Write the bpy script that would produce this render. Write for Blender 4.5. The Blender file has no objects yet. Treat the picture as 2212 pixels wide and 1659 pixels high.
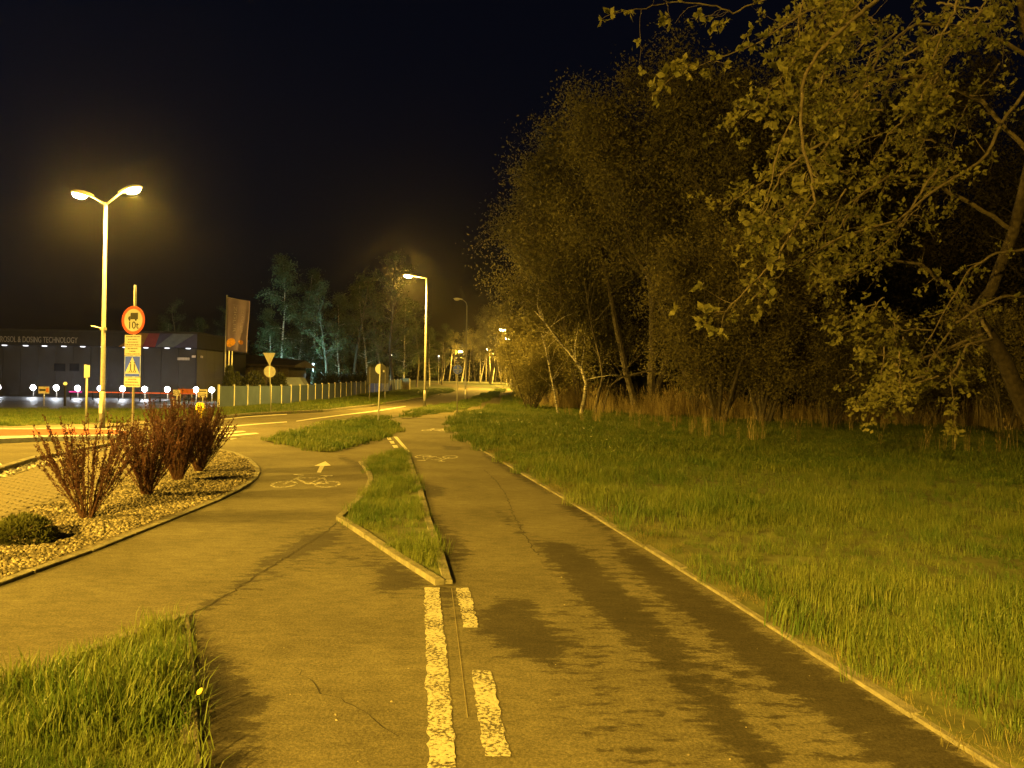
import bpy, bmesh, math, random
import numpy as np
from mathutils import Vector, Matrix, Euler

R = math.radians
sc = bpy.context.scene
COL = sc.collection
random.seed(7)

# ------------------------------------------------------------------ camera
CAM_H, F, CX, CY, ROLL = 1.6, 1661.0, 1106.0, 829.5, R(1.0)
cam_data = bpy.data.cameras.new('camera')
cam_data.sensor_width = 36.0
cam_data.lens = 36.0 * F / 2212.0
cam_data.clip_start, cam_data.clip_end = 0.05, 3000
cam = bpy.data.objects.new('camera', cam_data)
cam.matrix_world = Matrix.Translation((0, 0, CAM_H)) @ Matrix.Rotation(R(90.09), 4, 'X') @ Matrix.Rotation(ROLL, 4, 'Z')
COL.objects.link(cam)
sc.camera = cam

# ------------------------------------------------------------------ night sky
w = bpy.data.worlds.new('World')
sc.world = w
w.use_nodes = True
nt = w.node_tree
nt.nodes.clear()
sky = nt.nodes.new('ShaderNodeTexSky')
sky.sky_type = 'NISHITA'
sky.sun_disc = False
sky.sun_elevation = R(-4.0)
sky.sun_rotation = R(250)
sky.air_density, sky.dust_density, sky.ozone_density = 1.0, 0.6, 2.0
bg = nt.nodes.new('ShaderNodeBackground')
bg.inputs['Strength'].default_value = 0.045
wo = nt.nodes.new('ShaderNodeOutputWorld')
nt.links.new(sky.outputs[0], bg.inputs[0])
nt.links.new(bg.outputs[0], wo.inputs[0])

# ------------------------------------------------------------------ exposure
vs = sc.view_settings
vs.view_transform = 'Standard'
vs.look = 'None'
vs.exposure = 2.35
vs.gamma = 1.0
sc.cycles.use_denoising = True
sc.cycles.max_bounces = 4
sc.cycles.diffuse_bounces = 1
sc.cycles.adaptive_threshold = 0.02
sc.cycles.transparent_max_bounces = 8
sc.cycles.sample_clamp_indirect = 4.0

SODIUM = (1.0, 0.558, 0.052)
SODIUM_W = 9000.0
UPLIGHT = 0.22      # share that leaves the glass bowl in all directions


# ================================================================== geometry helpers
def zt(y):
    """terrain height: level to 50 m, then climbing gently, then level again"""
    if y < 50:
        return 0.0
    if y < 58:
        return 0.019 * (y - 50) ** 2 / 16.0
    return min(0.019 * (y - 54), 2.3)


def ray(u, v):
    xc, yc = (u - CX) / F, -(v - CY) / F + math.tan(R(0.09))
    return (xc * math.cos(ROLL) - yc * math.sin(ROLL), xc * math.sin(ROLL) + yc * math.cos(ROLL))


def G(u, v, z=0.0):
    """ground point seen at picture point (u, v)"""
    X, Z = ray(u, v)
    if Z < -1e-4:
        t = (z - CAM_H) / Z
        if t < 50:
            return Vector((X * t, t, z))
    y = 40.0
    while y < 400:
        if CAM_H + Z * y <= zt(y) + z:
            return Vector((X * y, y, zt(y) + z))
        y += 0.25
    return Vector((X * 400, 400, zt(400)))


def A(u, v, d):
    """point at depth d"""
    X, Z = ray(u, v)
    return Vector((X * d, d, CAM_H + Z * d))


class MB:
    def __init__(s):
        s.v, s.f = [], []

    def add(s, verts, faces):
        n = len(s.v)
        s.v += [tuple(x) for x in verts]
        s.f += [tuple(i + n for i in f) for f in faces]
        return s

    def box(s, c, d, M=None, taper=1.0):
        hx, hy, hz = d[0] / 2, d[1] / 2, d[2] / 2
        P = []
        for z, k in ((-hz, 1.0), (hz, taper)):
            for x, y in ((-hx, -hy), (hx, -hy), (hx, hy), (-hx, hy)):
                p = Vector((x * k, y * k, z))
                if M is not None:
                    p = M @ p
                P.append(p + Vector(c))
        return s.add(P, [(3, 2, 1, 0), (4, 5, 6, 7), (0, 1, 5, 4), (1, 2, 6, 5), (2, 3, 7, 6), (3, 0, 4, 7)])

    def bbox(s, c, d, b=0.005, M=None):
        """box with chamfered upper edges"""
        hx, hy, hz = d[0] / 2, d[1] / 2, d[2] / 2
        P = []
        for z, k in ((-hz, 0), (hz - b, 0), (hz, b)):
            for x, y in ((-hx + k, -hy + k), (hx - k, -hy + k), (hx - k, hy - k), (-hx + k, hy - k)):
                p = Vector((x, y, z))
                if M is not None:
                    p = M @ p
                P.append(p + Vector(c))
        fs = [(3, 2, 1, 0), (8, 9, 10, 11)]
        for r in (0, 4):
            for i in range(4):
                j = (i + 1) % 4
                fs.append((r + i, r + j, r + 4 + j, r + 4 + i))
        return s.add(P, fs)

    def tube(s, pts, rad, n=6, cap=True):
        pts = [Vector(p) for p in pts]
        if not hasattr(rad, '__len__'):
            rad = [rad] * len(pts)
        V, Fc = [], []
        prev = None
        for i, p in enumerate(pts):
            d = (pts[min(i + 1, len(pts) - 1)] - pts[max(i - 1, 0)])
            d = d.normalized() if d.length > 1e-9 else Vector((0, 0, 1))
            if prev is None:
                a = d.orthogonal().normalized()
            else:
                a = prev - d * prev.dot(d)
                a = a.normalized() if a.length > 1e-6 else d.orthogonal().normalized()
            prev = a
            b = d.cross(a)
            for k in range(n):
                t = 2 * math.pi * k / n
                V.append(p + (a * math.cos(t) + b * math.sin(t)) * rad[i])
        for i in range(len(pts) - 1):
            for k in range(n):
                k2 = (k + 1) % n
                Fc.append((i * n + k, i * n + k2, (i + 1) * n + k2, (i + 1) * n + k))
        if cap:
            Fc.append(tuple(range(n - 1, -1, -1)))
            m = (len(pts) - 1) * n
            Fc.append(tuple(range(m, m + n)))
        return s.add(V, Fc)

    def lathe(s, prof, n=16, c=(0, 0, 0), M=None):
        V, Fc = [], []
        for r, z in prof:
            for k in range(n):
                t = 2 * math.pi * k / n
                p = Vector((r * math.cos(t), r * math.sin(t), z))
                if M is not None:
                    p = M @ p
                V.append(p + Vector(c))
        for i in range(len(prof) - 1):
            for k in range(n):
                k2 = (k + 1) % n
                Fc.append((i * n + k, i * n + k2, (i + 1) * n + k2, (i + 1) * n + k))
        Fc.append(tuple(range(n - 1, -1, -1)))
        m = (len(prof) - 1) * n
        Fc.append(tuple(range(m, m + n)))
        return s.add(V, Fc)

    def prism(s, poly, y0, y1):
        """polygon in XZ, thickness along Y"""
        n = len(poly)
        V = [(p[0], y0, p[1]) for p in poly] + [(p[0], y1, p[1]) for p in poly]
        Fc = [tuple(range(n)), tuple(range(2 * n - 1, n - 1, -1))]
        for i in range(n):
            j = (i + 1) % n
            Fc.append((j, i, n + i, n + j))
        return s.add(V, Fc)

    def slab(s, poly, z0, z1):
        """polygon in XY, thickness along Z"""
        n = len(poly)
        V = [(p[0], p[1], z0) for p in poly] + [(p[0], p[1], z1) for p in poly]
        Fc = [tuple(range(n - 1, -1, -1)), tuple(range(n, 2 * n))]
        for i in range(n):
            j = (i + 1) % n
            Fc.append((i, j, n + j, n + i))
        return s.add(V, Fc)

    def mesh(s, name, mat=None, smooth=False):
        me = bpy.data.meshes.new(name)
        me.from_pydata(s.v, [], s.f)
        if mat:
            me.materials.append(mat)
        if smooth:
            me.polygons.foreach_set('use_smooth', [True] * len(me.polygons))
        me.update()
        return me

    def build(s, name, mat, parent=None, smooth=False, loc=None, rot=None):
        return mobj(name, s.mesh(name, mat, smooth), parent, loc, rot)


def mobj(name, me, parent=None, loc=None, rot=None, scale=None):
    o = bpy.data.objects.new(name, me)
    COL.objects.link(o)
    if parent is not None:
        o.parent = parent
    if loc is not None:
        o.location = loc
    if rot is not None:
        o.rotation_euler = rot
    if scale is not None:
        o.scale = scale
    return o


def tag(o, label=None, cat=None, group=None, kind=None):
    if label:
        o['label'] = label
    if cat:
        o['category'] = cat
    if group:
        o['group'] = group
    if kind:
        o['kind'] = kind
    return o


def thing(name, label, cat, loc=(0, 0, 0), rz=0.0, group=None, kind=None):
    o = bpy.data.objects.new(name, None)
    o.empty_display_size = 0.2
    COL.objects.link(o)
    o.location = loc
    o.rotation_euler = (0, 0, rz)
    return tag(o, label, cat, group, kind)


def copy_tree(o, parent=None):
    c = o.copy()
    COL.objects.link(c)
    c.parent = parent
    for ch in list(o.children):
        copy_tree(ch, c)
    return c


ORD = ['leftmost', 'second from the left', 'third from the left', 'fourth from the left', 'fifth from the left',
       'sixth from the left', 'seventh from the left', 'eighth from the left', 'ninth from the left', 'tenth from the left',
       'eleventh from the left', 'twelfth from the left', 'thirteenth from the left', 'fourteenth from the left',
       'fifteenth from the left', 'sixteenth from the left', 'seventeenth from the left', 'eighteenth from the left',
       'nineteenth from the left', 'twentieth from the left', 'twenty-first from the left', 'twenty-second from the left',
       'twenty-third from the left', 'twenty-fourth from the left']


# ================================================================== materials
MATS = {}


def nodes_of(m):
    m.use_nodes = True
    n = m.node_tree
    n.nodes.clear()
    return n, n.nodes, n.links


def mat(name, base, rough=0.8, var=0.25, scale=6.0, metal=0.0, bump=0.0, bscale=60.0, spec=0.3, base2=None):
    if name in MATS:
        return MATS[name]
    m = bpy.data.materials.new(name)
    n, N, L = nodes_of(m)
    out = N.new('ShaderNodeOutputMaterial')
    p = N.new('ShaderNodeBsdfPrincipled')
    L.new(p.outputs[0], out.inputs[0])
    tc = N.new('ShaderNodeTexCoord')
    no = N.new('ShaderNodeTexNoise')
    no.inputs['Scale'].default_value = scale
    no.inputs['Detail'].default_value = 5
    L.new(tc.outputs['Object'], no.inputs['Vector'])
    mx = N.new('ShaderNodeMix')
    mx.data_type = 'RGBA'
    b2 = base2 or tuple(c * (1 - var) for c in base)
    b1 = base if base2 else tuple(min(1, c * (1 + var)) for c in base)
    mx.inputs[6].default_value = (*b2, 1)
    mx.inputs[7].default_value = (*b1, 1)
    cr = N.new('ShaderNodeMapRange')
    cr.inputs[1].default_value, cr.inputs[2].default_value = 0.32, 0.68
    L.new(no.outputs[0], cr.inputs[0])
    L.new(cr.outputs[0], mx.inputs[0])
    L.new(mx.outputs[2], p.inputs['Base Color'])
    p.inputs['Roughness'].default_value = rough
    p.inputs['Metallic'].default_value = metal
    p.inputs['Specular IOR Level'].default_value = spec
    if bump:
        nb = N.new('ShaderNodeTexNoise')
        nb.inputs['Scale'].default_value = bscale
        nb.inputs['Detail'].default_value = 3
        L.new(tc.outputs['Object'], nb.inputs['Vector'])
        bp = N.new('ShaderNodeBump')
        bp.inputs['Strength'].default_value = bump
        bp.inputs['Distance'].default_value = 0.02
        L.new(nb.outputs[0], bp.inputs['Height'])
        L.new(bp.outputs[0], p.inputs['Normal'])
    MATS[name] = m
    return m


def emat(name, col, strength):
    if name in MATS:
        return MATS[name]
    m = bpy.data.materials.new(name)
    n, N, L = nodes_of(m)
    out = N.new('ShaderNodeOutputMaterial')
    e = N.new('ShaderNodeEmission')
    e.inputs[0].default_value = (*col, 1)
    e.inputs[1].default_value = strength
    L.new(e.outputs[0], out.inputs[0])
    MATS[name] = m
    return m


def leafmat(name, c1, c2, trans=0.35, rough=0.6, nscale=0.9):
    """two-tone foliage with light passing through, varied per instance and over the crown"""
    if name in MATS:
        return MATS[name]
    m = bpy.data.materials.new(name)
    n, N, L = nodes_of(m)
    out = N.new('ShaderNodeOutputMaterial')
    oi = N.new('ShaderNodeObjectInfo')
    ge = N.new('ShaderNodeNewGeometry')
    no = N.new('ShaderNodeTexNoise')
    no.inputs['Scale'].default_value = nscale
    no.inputs['Detail'].default_value = 4
    L.new(ge.outputs['Position'], no.inputs['Vector'])
    ad = N.new('ShaderNodeMath')
    ad.operation = 'ADD'
    L.new(no.outputs[0], ad.inputs[0])
    m2 = N.new('ShaderNodeMath')
    m2.operation = 'MULTIPLY_ADD'
    m2.inputs[1].default_value, m2.inputs[2].default_value = 0.5, -0.25
    L.new(oi.outputs['Random'], m2.inputs[0])
    L.new(m2.outputs[0], ad.inputs[1])
    mr = N.new('ShaderNodeMapRange')
    mr.inputs[1].default_value, mr.inputs[2].default_value = 0.3, 0.7
    L.new(ad.outputs[0], mr.inputs[0])
    mx = N.new('ShaderNodeMix')
    mx.data_type = 'RGBA'
    mx.inputs[6].default_value = (*c1, 1)
    mx.inputs[7].default_value = (*c2, 1)
    L.new(mr.outputs[0], mx.inputs[0])
    p = N.new('ShaderNodeBsdfPrincipled')
    p.inputs['Roughness'].default_value = rough
    p.inputs['Specular IOR Level'].default_value = 0.25
    L.new(mx.outputs[2], p.inputs['Base Color'])
    t = N.new('ShaderNodeBsdfTranslucent')
    L.new(mx.outputs[2], t.inputs[0])
    ms = N.new('ShaderNodeMixShader')
    ms.inputs[0].default_value = trans
    L.new(p.outputs[0], ms.inputs[1])
    L.new(t.outputs[0], ms.inputs[2])
    L.new(ms.outputs[0], out.inputs[0])
    MATS[name] = m
    return m


def asphalt(name, dry, wetc, use_attr=True):
    if name in MATS:
        return MATS[name]
    m = bpy.data.materials.new(name)
    n, N, L = nodes_of(m)
    out = N.new('ShaderNodeOutputMaterial')
    p = N.new('ShaderNodeBsdfPrincipled')
    L.new(p.outputs[0], out.inputs[0])
    tc = N.new('ShaderNodeTexCoord')
    mp = N.new('ShaderNodeMapping')
    mp.inputs['Scale'].default_value = (0.8, 1.7, 1.0)
    L.new(tc.outputs['Object'], mp.inputs[0])
    # broad tone, grain and speckle
    n1 = N.new('ShaderNodeTexNoise')
    n1.inputs['Scale'].default_value = 0.9
    n1.inputs['Detail'].default_value = 6
    L.new(tc.outputs['Object'], n1.inputs['Vector'])
    n2 = N.new('ShaderNodeTexNoise')
    n2.inputs['Scale'].default_value = 55
    n2.inputs['Detail'].default_value = 4
    n2.inputs['Roughness'].default_value = 0.7
    L.new(tc.outputs['Object'], n2.inputs['Vector'])
    vo = N.new('ShaderNodeTexVoronoi')
    vo.inputs['Scale'].default_value = 110
    L.new(tc.outputs['Object'], vo.inputs['Vector'])
    k1 = N.new('ShaderNodeMapRange')
    k1.inputs[1].default_value, k1.inputs[2].default_value = 0.25, 0.75
    k1.inputs[3].default_value, k1.inputs[4].default_value = 0.72, 1.25
    L.new(n1.outputs[0], k1.inputs[0])
    k2 = N.new('ShaderNodeMapRange')
    k2.inputs[1].default_value, k2.inputs[2].default_value = 0.25, 0.75
    k2.inputs[3].default_value, k2.inputs[4].default_value = 0.55, 1.45
    L.new(n2.outputs[0], k2.inputs[0])
    k3 = N.new('ShaderNodeMapRange')
    k3.inputs[1].default_value, k3.inputs[2].default_value = 0.0, 0.7
    k3.inputs[3].default_value, k3.inputs[4].default_value = 1.2, 0.8
    L.new(vo.outputs['Distance'], k3.inputs[0])
    mu = N.new('ShaderNodeMath'); mu.operation = 'MULTIPLY'
    L.new(k1.outputs[0], mu.inputs[0]); L.new(k2.outputs[0], mu.inputs[1])
    n3 = N.new('ShaderNodeTexNoise')
    n3.inputs['Scale'].default_value = 7.0
    n3.inputs['Detail'].default_value = 9
    n3.inputs['Roughness'].default_value = 0.72
    L.new(mp.outputs[0], n3.inputs['Vector'])
    k4 = N.new('ShaderNodeMapRange')
    k4.inputs[1].default_value, k4.inputs[2].default_value = 0.28, 0.68
    k4.inputs[3].default_value, k4.inputs[4].default_value = 0.66, 1.18
    L.new(n3.outputs[0], k4.inputs[0])
    mu0 = N.new('ShaderNodeMath'); mu0.operation = 'MULTIPLY'
    L.new(mu.outputs[0], mu0.inputs[0]); L.new(k4.outputs[0], mu0.inputs[1])
    mu2 = N.new('ShaderNodeMath'); mu2.operation = 'MULTIPLY'
    L.new(mu0.outputs[0], mu2.inputs[0]); L.new(k3.outputs[0], mu2.inputs[1])
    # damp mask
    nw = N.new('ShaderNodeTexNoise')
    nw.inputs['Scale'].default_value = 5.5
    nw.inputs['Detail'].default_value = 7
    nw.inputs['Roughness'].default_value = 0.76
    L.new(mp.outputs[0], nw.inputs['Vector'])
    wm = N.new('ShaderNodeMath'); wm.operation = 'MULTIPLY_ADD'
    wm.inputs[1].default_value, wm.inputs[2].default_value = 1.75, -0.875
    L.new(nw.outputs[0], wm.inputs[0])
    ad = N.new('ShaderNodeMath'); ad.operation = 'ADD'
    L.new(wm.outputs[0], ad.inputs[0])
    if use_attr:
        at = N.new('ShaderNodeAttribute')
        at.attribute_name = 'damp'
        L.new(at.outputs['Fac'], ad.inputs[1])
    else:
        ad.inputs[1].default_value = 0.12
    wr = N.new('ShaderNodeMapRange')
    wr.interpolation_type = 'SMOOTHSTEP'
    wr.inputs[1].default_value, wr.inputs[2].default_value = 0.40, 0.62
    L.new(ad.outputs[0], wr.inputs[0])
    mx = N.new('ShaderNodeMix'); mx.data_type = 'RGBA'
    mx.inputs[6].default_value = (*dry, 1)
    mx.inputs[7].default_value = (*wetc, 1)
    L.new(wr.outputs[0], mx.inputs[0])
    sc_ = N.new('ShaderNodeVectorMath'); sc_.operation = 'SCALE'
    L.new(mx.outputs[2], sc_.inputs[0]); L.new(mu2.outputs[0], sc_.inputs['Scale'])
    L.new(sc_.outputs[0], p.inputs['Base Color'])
    rr = N.new('ShaderNodeMapRange')
    rr.inputs[3].default_value, rr.inputs[4].default_value = 0.95, 0.82
    L.new(wr.outputs[0], rr.inputs[0]); L.new(rr.outputs[0], p.inputs['Roughness'])
    p.inputs['Specular IOR Level'].default_value = 0.12
    bp = N.new('ShaderNodeBump')
    bp.inputs['Strength'].default_value = 0.5
    bp.inputs['Distance'].default_value = 0.01
    L.new(n2.outputs[0], bp.inputs['Height'])
    L.new(bp.outputs[0], p.inputs['Normal'])
    MATS[name] = m
    return m


def paint(name, col, worn=0.5, nscale=28.0):
    """road paint worn through in flecks"""
    if name in MATS:
        return MATS[name]
    m = bpy.data.materials.new(name)
    n, N, L = nodes_of(m)
    out = N.new('ShaderNodeOutputMaterial')
    p = N.new('ShaderNodeBsdfPrincipled')
    p.inputs['Roughness'].default_value = 0.75
    tc = N.new('ShaderNodeTexCoord')
    n1 = N.new('ShaderNodeTexNoise')
    n1.inputs['Scale'].default_value = nscale
    n1.inputs['Detail'].default_value = 6
    n1.inputs['Roughness'].default_value = 0.75
    L.new(tc.outputs['Object'], n1.inputs['Vector'])
    n2 = N.new('ShaderNodeTexNoise')
    n2.inputs['Scale'].default_value = 4
    L.new(tc.outputs['Object'], n2.inputs['Vector'])
    mx = N.new('ShaderNodeMix'); mx.data_type = 'RGBA'
    mx.inputs[6].default_value = (*[c * 0.6 for c in col], 1)
    mx.inputs[7].default_value = (*col, 1)
    L.new(n1.outputs[0], mx.inputs[0])
    L.new(mx.outputs[2], p.inputs['Base Color'])
    bp = N.new('ShaderNodeBump'); bp.inputs['Strength'].default_value = 0.6; bp.inputs['Distance'].default_value = 0.02
    L.new(n1.outputs[0], bp.inputs['Height']); L.new(bp.outputs[0], p.inputs['Normal'])
    ad = N.new('ShaderNodeMath'); ad.operation = 'MULTIPLY_ADD'; ad.inputs[1].default_value = 0.35
    L.new(n2.outputs[0], ad.inputs[0]); L.new(n1.outputs[0], ad.inputs[2])
    mr = N.new('ShaderNodeMapRange')
    mr.inputs[1].default_value, mr.inputs[2].default_value = worn + 0.12, worn + 0.2
    L.new(ad.outputs[0], mr.inputs[0])
    tr = N.new('ShaderNodeBsdfTransparent')
    ms = N.new('ShaderNodeMixShader')
    L.new(mr.outputs[0], ms.inputs[0]); L.new(tr.outputs[0], ms.inputs[1]); L.new(p.outputs[0], ms.inputs[2])
    L.new(ms.outputs[0], out.inputs[0])
    MATS[name] = m
    return m


M_ASPH = asphalt('path_asphalt', (0.112, 0.104, 0.075), (0.043, 0.039, 0.030))
M_ROAD = asphalt('road_asphalt', (0.105, 0.095, 0.068), (0.065, 0.058, 0.045), use_attr=False)
M_SOIL = mat('turf_soil', (0.075, 0.085, 0.03), 1.0, 0.4, 3.0, bump=0.6, bscale=14)
M_GROUND = mat('rough_ground', (0.035, 0.045, 0.02), 1.0, 0.4, 0.8, bump=0.4, bscale=4)
M_KERB = mat('concrete_kerb', (0.135, 0.13, 0.105), 0.9, 0.35, 9, bump=0.5, bscale=90)
M_KERB2 = mat('pale_kerb', (0.20, 0.22, 0.28), 0.85, 0.2, 9, bump=0.3)
M_BRICK = mat('paver_brick', (0.135, 0.12, 0.09), 0.9, 0.25, 14, bump=0.5, bscale=80)
M_REDP = mat('red_paving', (0.17, 0.040, 0.018), 0.85, 0.3, 5, bump=0.3)
M_GRAV = mat('gravel_stone', (0.27, 0.245, 0.20), 0.85, 0.5, 9, bump=0.3)
M_COB = mat('pale_stone', (0.42, 0.41, 0.40), 0.85, 0.4, 7, bump=0.4)
M_PAINT = paint('road_paint', (0.46, 0.45, 0.38), 0.475, 52)
M_PAINT_W = paint('worn_paint', (0.40, 0.39, 0.33), 0.50, 18)
M_PAINT_F = paint('fresh_paint', (0.48, 0.47, 0.41), 0.36)
M_GALV = mat('galvanised_steel', (0.42, 0.42, 0.42), 0.5, 0.15, 20, metal=0.6, spec=0.5)
M_POLE = mat('lamp_pole_paint', (0.18, 0.18, 0.19), 0.55, 0.15, 12, metal=0.2)
M_HOUS = mat('lamp_housing', (0.35, 0.35, 0.34), 0.5, 0.1, 5)
M_ALU = mat('sign_back_aluminium', (0.27, 0.27, 0.27), 0.6, 0.12, 8, metal=0.3)
M_WHITE = mat('sign_white', (0.36, 0.37, 0.40), 0.5, 0.05, 10)
M_RED = mat('sign_red', (0.62, 0.05, 0.03), 0.45, 0.1, 10)
M_BLUE = mat('sign_blue', (0.008, 0.05, 0.92), 0.45, 0.1, 10)
M_BLACK = mat('sign_black', (0.02, 0.02, 0.02), 0.6, 0.1, 10)
M_INK = mat('plate_ink', (0.07, 0.07, 0.06), 0.7, 0.2, 40)
M_YEL = mat('bollard_yellow', (0.80, 0.62, 0.03), 0.45, 0.1, 6)
M_WALL = mat('dark_cladding', (0.022, 0.023, 0.026), 0.6, 0.15, 1.5)
M_FASC = mat('fascia_black', (0.014, 0.015, 0.020), 0.85, 0.2, 2)
M_FENCE = leafmat('fence_panel_grey', (0.10, 0.15, 0.26), (0.13, 0.19, 0.32), 0.6, 0.7, 1.2)
M_YARD = mat('yard_asphalt', (0.04, 0.04, 0.045), 0.5, 0.3, 1.2, spec=0.5, bump=0.15, bscale=30)
M_BARK = mat('bark_brown', (0.13, 0.10, 0.07), 0.95, 0.4, 9, bump=0.7, bscale=40)
M_BARKD = mat('bark_grey', (0.085, 0.075, 0.06), 0.95, 0.4, 7, bump=0.6, bscale=30)
M_LEAF_W = leafmat('willow_leaf', (0.105, 0.100, 0.045), (0.215, 0.195, 0.086))
M_LEAF_K = leafmat('willow_leaf_shade_painted', (0.030, 0.029, 0.014), (0.065, 0.058, 0.027))  # willow leaf with shade painted in, for trees behind the near tree
M_LEAF_N = leafmat('young_leaf', (0.17, 0.18, 0.065), (0.32, 0.31, 0.115), 0.4)
M_LEAF_B = leafmat('birch_leaf', (0.05, 0.075, 0.035), (0.09, 0.12, 0.055))
M_LEAF_D = leafmat('conifer_leaf', (0.02, 0.028, 0.014), (0.045, 0.052, 0.022))
M_LEAF_T = leafmat('thuja_leaf', (0.06, 0.07, 0.022), (0.10, 0.11, 0.035))
M_LEAF_R = leafmat('barberry_leaf', (0.055, 0.022, 0.022), (0.110, 0.048, 0.042), 0.2)
M_STEM_R = mat('barberry_stem', (0.07, 0.035, 0.025), 0.9, 0.3, 30)
M_GRASS = leafmat('grass_blade', (0.056, 0.098, 0.020), (0.128, 0.155, 0.038), 0.35, 0.5, 0.5)
M_REED = leafmat('dry_reed', (0.20, 0.155, 0.075), (0.36, 0.30, 0.16), 0.25, 0.8, 0.8)
M_SOD = emat('sodium_glow', (1.0, 0.72, 0.32), 60.0)
M_LED = emat('flood_glow', (0.88, 0.93, 1.0), 14.0)


def birch_bark():
    m = bpy.data.materials.new('birch_bark')
    n, N, L = nodes_of(m)
    out = N.new('ShaderNodeOutputMaterial')
    p = N.new('ShaderNodeBsdfPrincipled')
    p.inputs['Roughness'].default_value = 0.8
    tc = N.new('ShaderNodeTexCoord')
    mp = N.new('ShaderNodeMapping'); mp.inputs['Scale'].default_value = (2, 2, 9)
    L.new(tc.outputs['Object'], mp.inputs[0])
    no = N.new('ShaderNodeTexNoise'); no.inputs['Scale'].default_value = 1.4; no.inputs['Detail'].default_value = 5
    L.new(mp.outputs[0], no.inputs['Vector'])
    mr = N.new('ShaderNodeMapRange'); mr.inputs[1].default_value, mr.inputs[2].default_value = 0.40, 0.52
    L.new(no.outputs[0], mr.inputs[0])
    mx = N.new('ShaderNodeMix'); mx.data_type = 'RGBA'
    mx.inputs[6].default_value = (0.06, 0.05, 0.045, 1)
    mx.inputs[7].default_value = (0.50, 0.48, 0.43, 1)
    L.new(mr.outputs[0], mx.inputs[0]); L.new(mx.outputs[2], p.inputs['Base Color'])
    L.new(p.outputs[0], out.inputs[0])
    return m


M_BIRCH = birch_bark()

# ================================================================== ground sheets


def poly_mask(P, poly):
    """signed distance (inside positive) of points P (n,2) to polygon"""
    poly = np.array([(p[0], p[1]) for p in poly], float)
    x, y = P[:, 0], P[:, 1]
    ins = np.zeros(len(P), bool)
    d2 = np.full(len(P), 1e9)
    n = len(poly)
    for i in range(n):
        a, b = poly[i], poly[(i + 1) % n]
        c = ((a[1] > y) != (b[1] > y))
        with np.errstate(divide='ignore', invalid='ignore'):
            xi = (b[0] - a[0]) * (y - a[1]) / (b[1] - a[1] + 1e-12) + a[0]
        ins ^= c & (x < xi)
        ab = b - a
        t = np.clip(((x - a[0]) * ab[0] + (y - a[1]) * ab[1]) / (ab @ ab + 1e-12), 0, 1)
        d2 = np.minimum(d2, (x - a[0] - t * ab[0]) ** 2 + (y - a[1] - t * ab[1]) ** 2)
    d = np.sqrt(d2)
    return np.where(ins, d, -d)


def gpoly(pts, z=0.0):
    return [G(u, v, z) for u, v in pts]


def grid_mesh(name, poly, step, z, m, grow=0.0, attr=None, jit=0.0):
    """grid sheet clipped to a polygon; attr = {name: function(P)->values}"""
    px = [p[0] for p in poly]; py = [p[1] for p in poly]
    xs = np.arange(min(px) - step - grow, max(px) + 2 * step + grow, step)
    ys = np.arange(min(py) - step - grow, max(py) + 2 * step + grow, step)
    XX, YY = np.meshgrid(xs, ys)
    P = np.stack([XX.ravel(), YY.ravel()], 1)
    nx, ny = len(xs), len(ys)
    I = np.arange(nx * ny).reshape(ny, nx)
    Q = np.stack([I[:-1, :-1].ravel(), I[:-1, 1:].ravel(), I[1:, 1:].ravel(), I[1:, :-1].ravel()], 1)
    C = P[Q].mean(1)
    Q = Q[poly_mask(C, poly) > -grow]
    used = np.unique(Q)
    rm = np.full(len(P), -1); rm[used] = np.arange(len(used))
    P = P[used]; Q = rm[Q]
    Z = np.array([zt(y) for y in P[:, 1]]) + z
    if jit:
        Z += jit * np.sin(P[:, 0] * 0.9 + 1.3 * np.sin(P[:, 1] * 0.5)) * np.cos(P[:, 1] * 0.7)
    me = bpy.data.meshes.new(name)
    me.from_pydata(np.column_stack([P, Z]).tolist(), [], Q.tolist())
    me.materials.append(m)
    for k, fn in (attr or {}).items():
        a = me.attributes.new(k, 'FLOAT', 'POINT')
        a.data.foreach_set('value', np.asarray(fn(P), np.float32))
    me.update()
    return me


def ngon_sheet(name, poly, z, m, parent=None):
    me = bpy.data.meshes.new(name)
    me.from_pydata([(p[0], p[1], zt(p[1]) + z) for p in poly], [], [tuple(range(len(poly)))])
    me.materials.append(m)
    bm = bmesh.new(); bm.from_mesh(me)
    bmesh.ops.triangulate(bm, faces=bm.faces)
    bmesh.ops.recalc_face_normals(bm, faces=bm.faces)
    if sum(f.normal.z for f in bm.faces) < 0:
        bmesh.ops.reverse_faces(bm, faces=bm.faces)
    bm.to_mesh(me); bm.free()
    return mobj(name, me, parent)


# ground to the horizon, in rows that follow the rise
ys = [-60, -10, 0, 10, 20, 30, 40, 48, 50, 52, 54, 56, 58, 70, 90, 110, 130, 150, 174, 176, 240, 320, 600, 1500]
xs = [-1500, -400, -120, -60, -30, 0, 30, 60, 120, 400, 1500]
g = MB()
g.v = [(x, y, zt(y) - 0.03) for y in ys for x in xs]
for j in range(len(ys) - 1):
    for i in range(len(xs) - 1):
        k = j * len(xs) + i
        g.f.append((k, k + 1, k + 1 + len(xs), k + len(xs)))
tag(g.build('ground', M_GROUND), kind='structure', label='dark rough ground reaching to the horizon')

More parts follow.
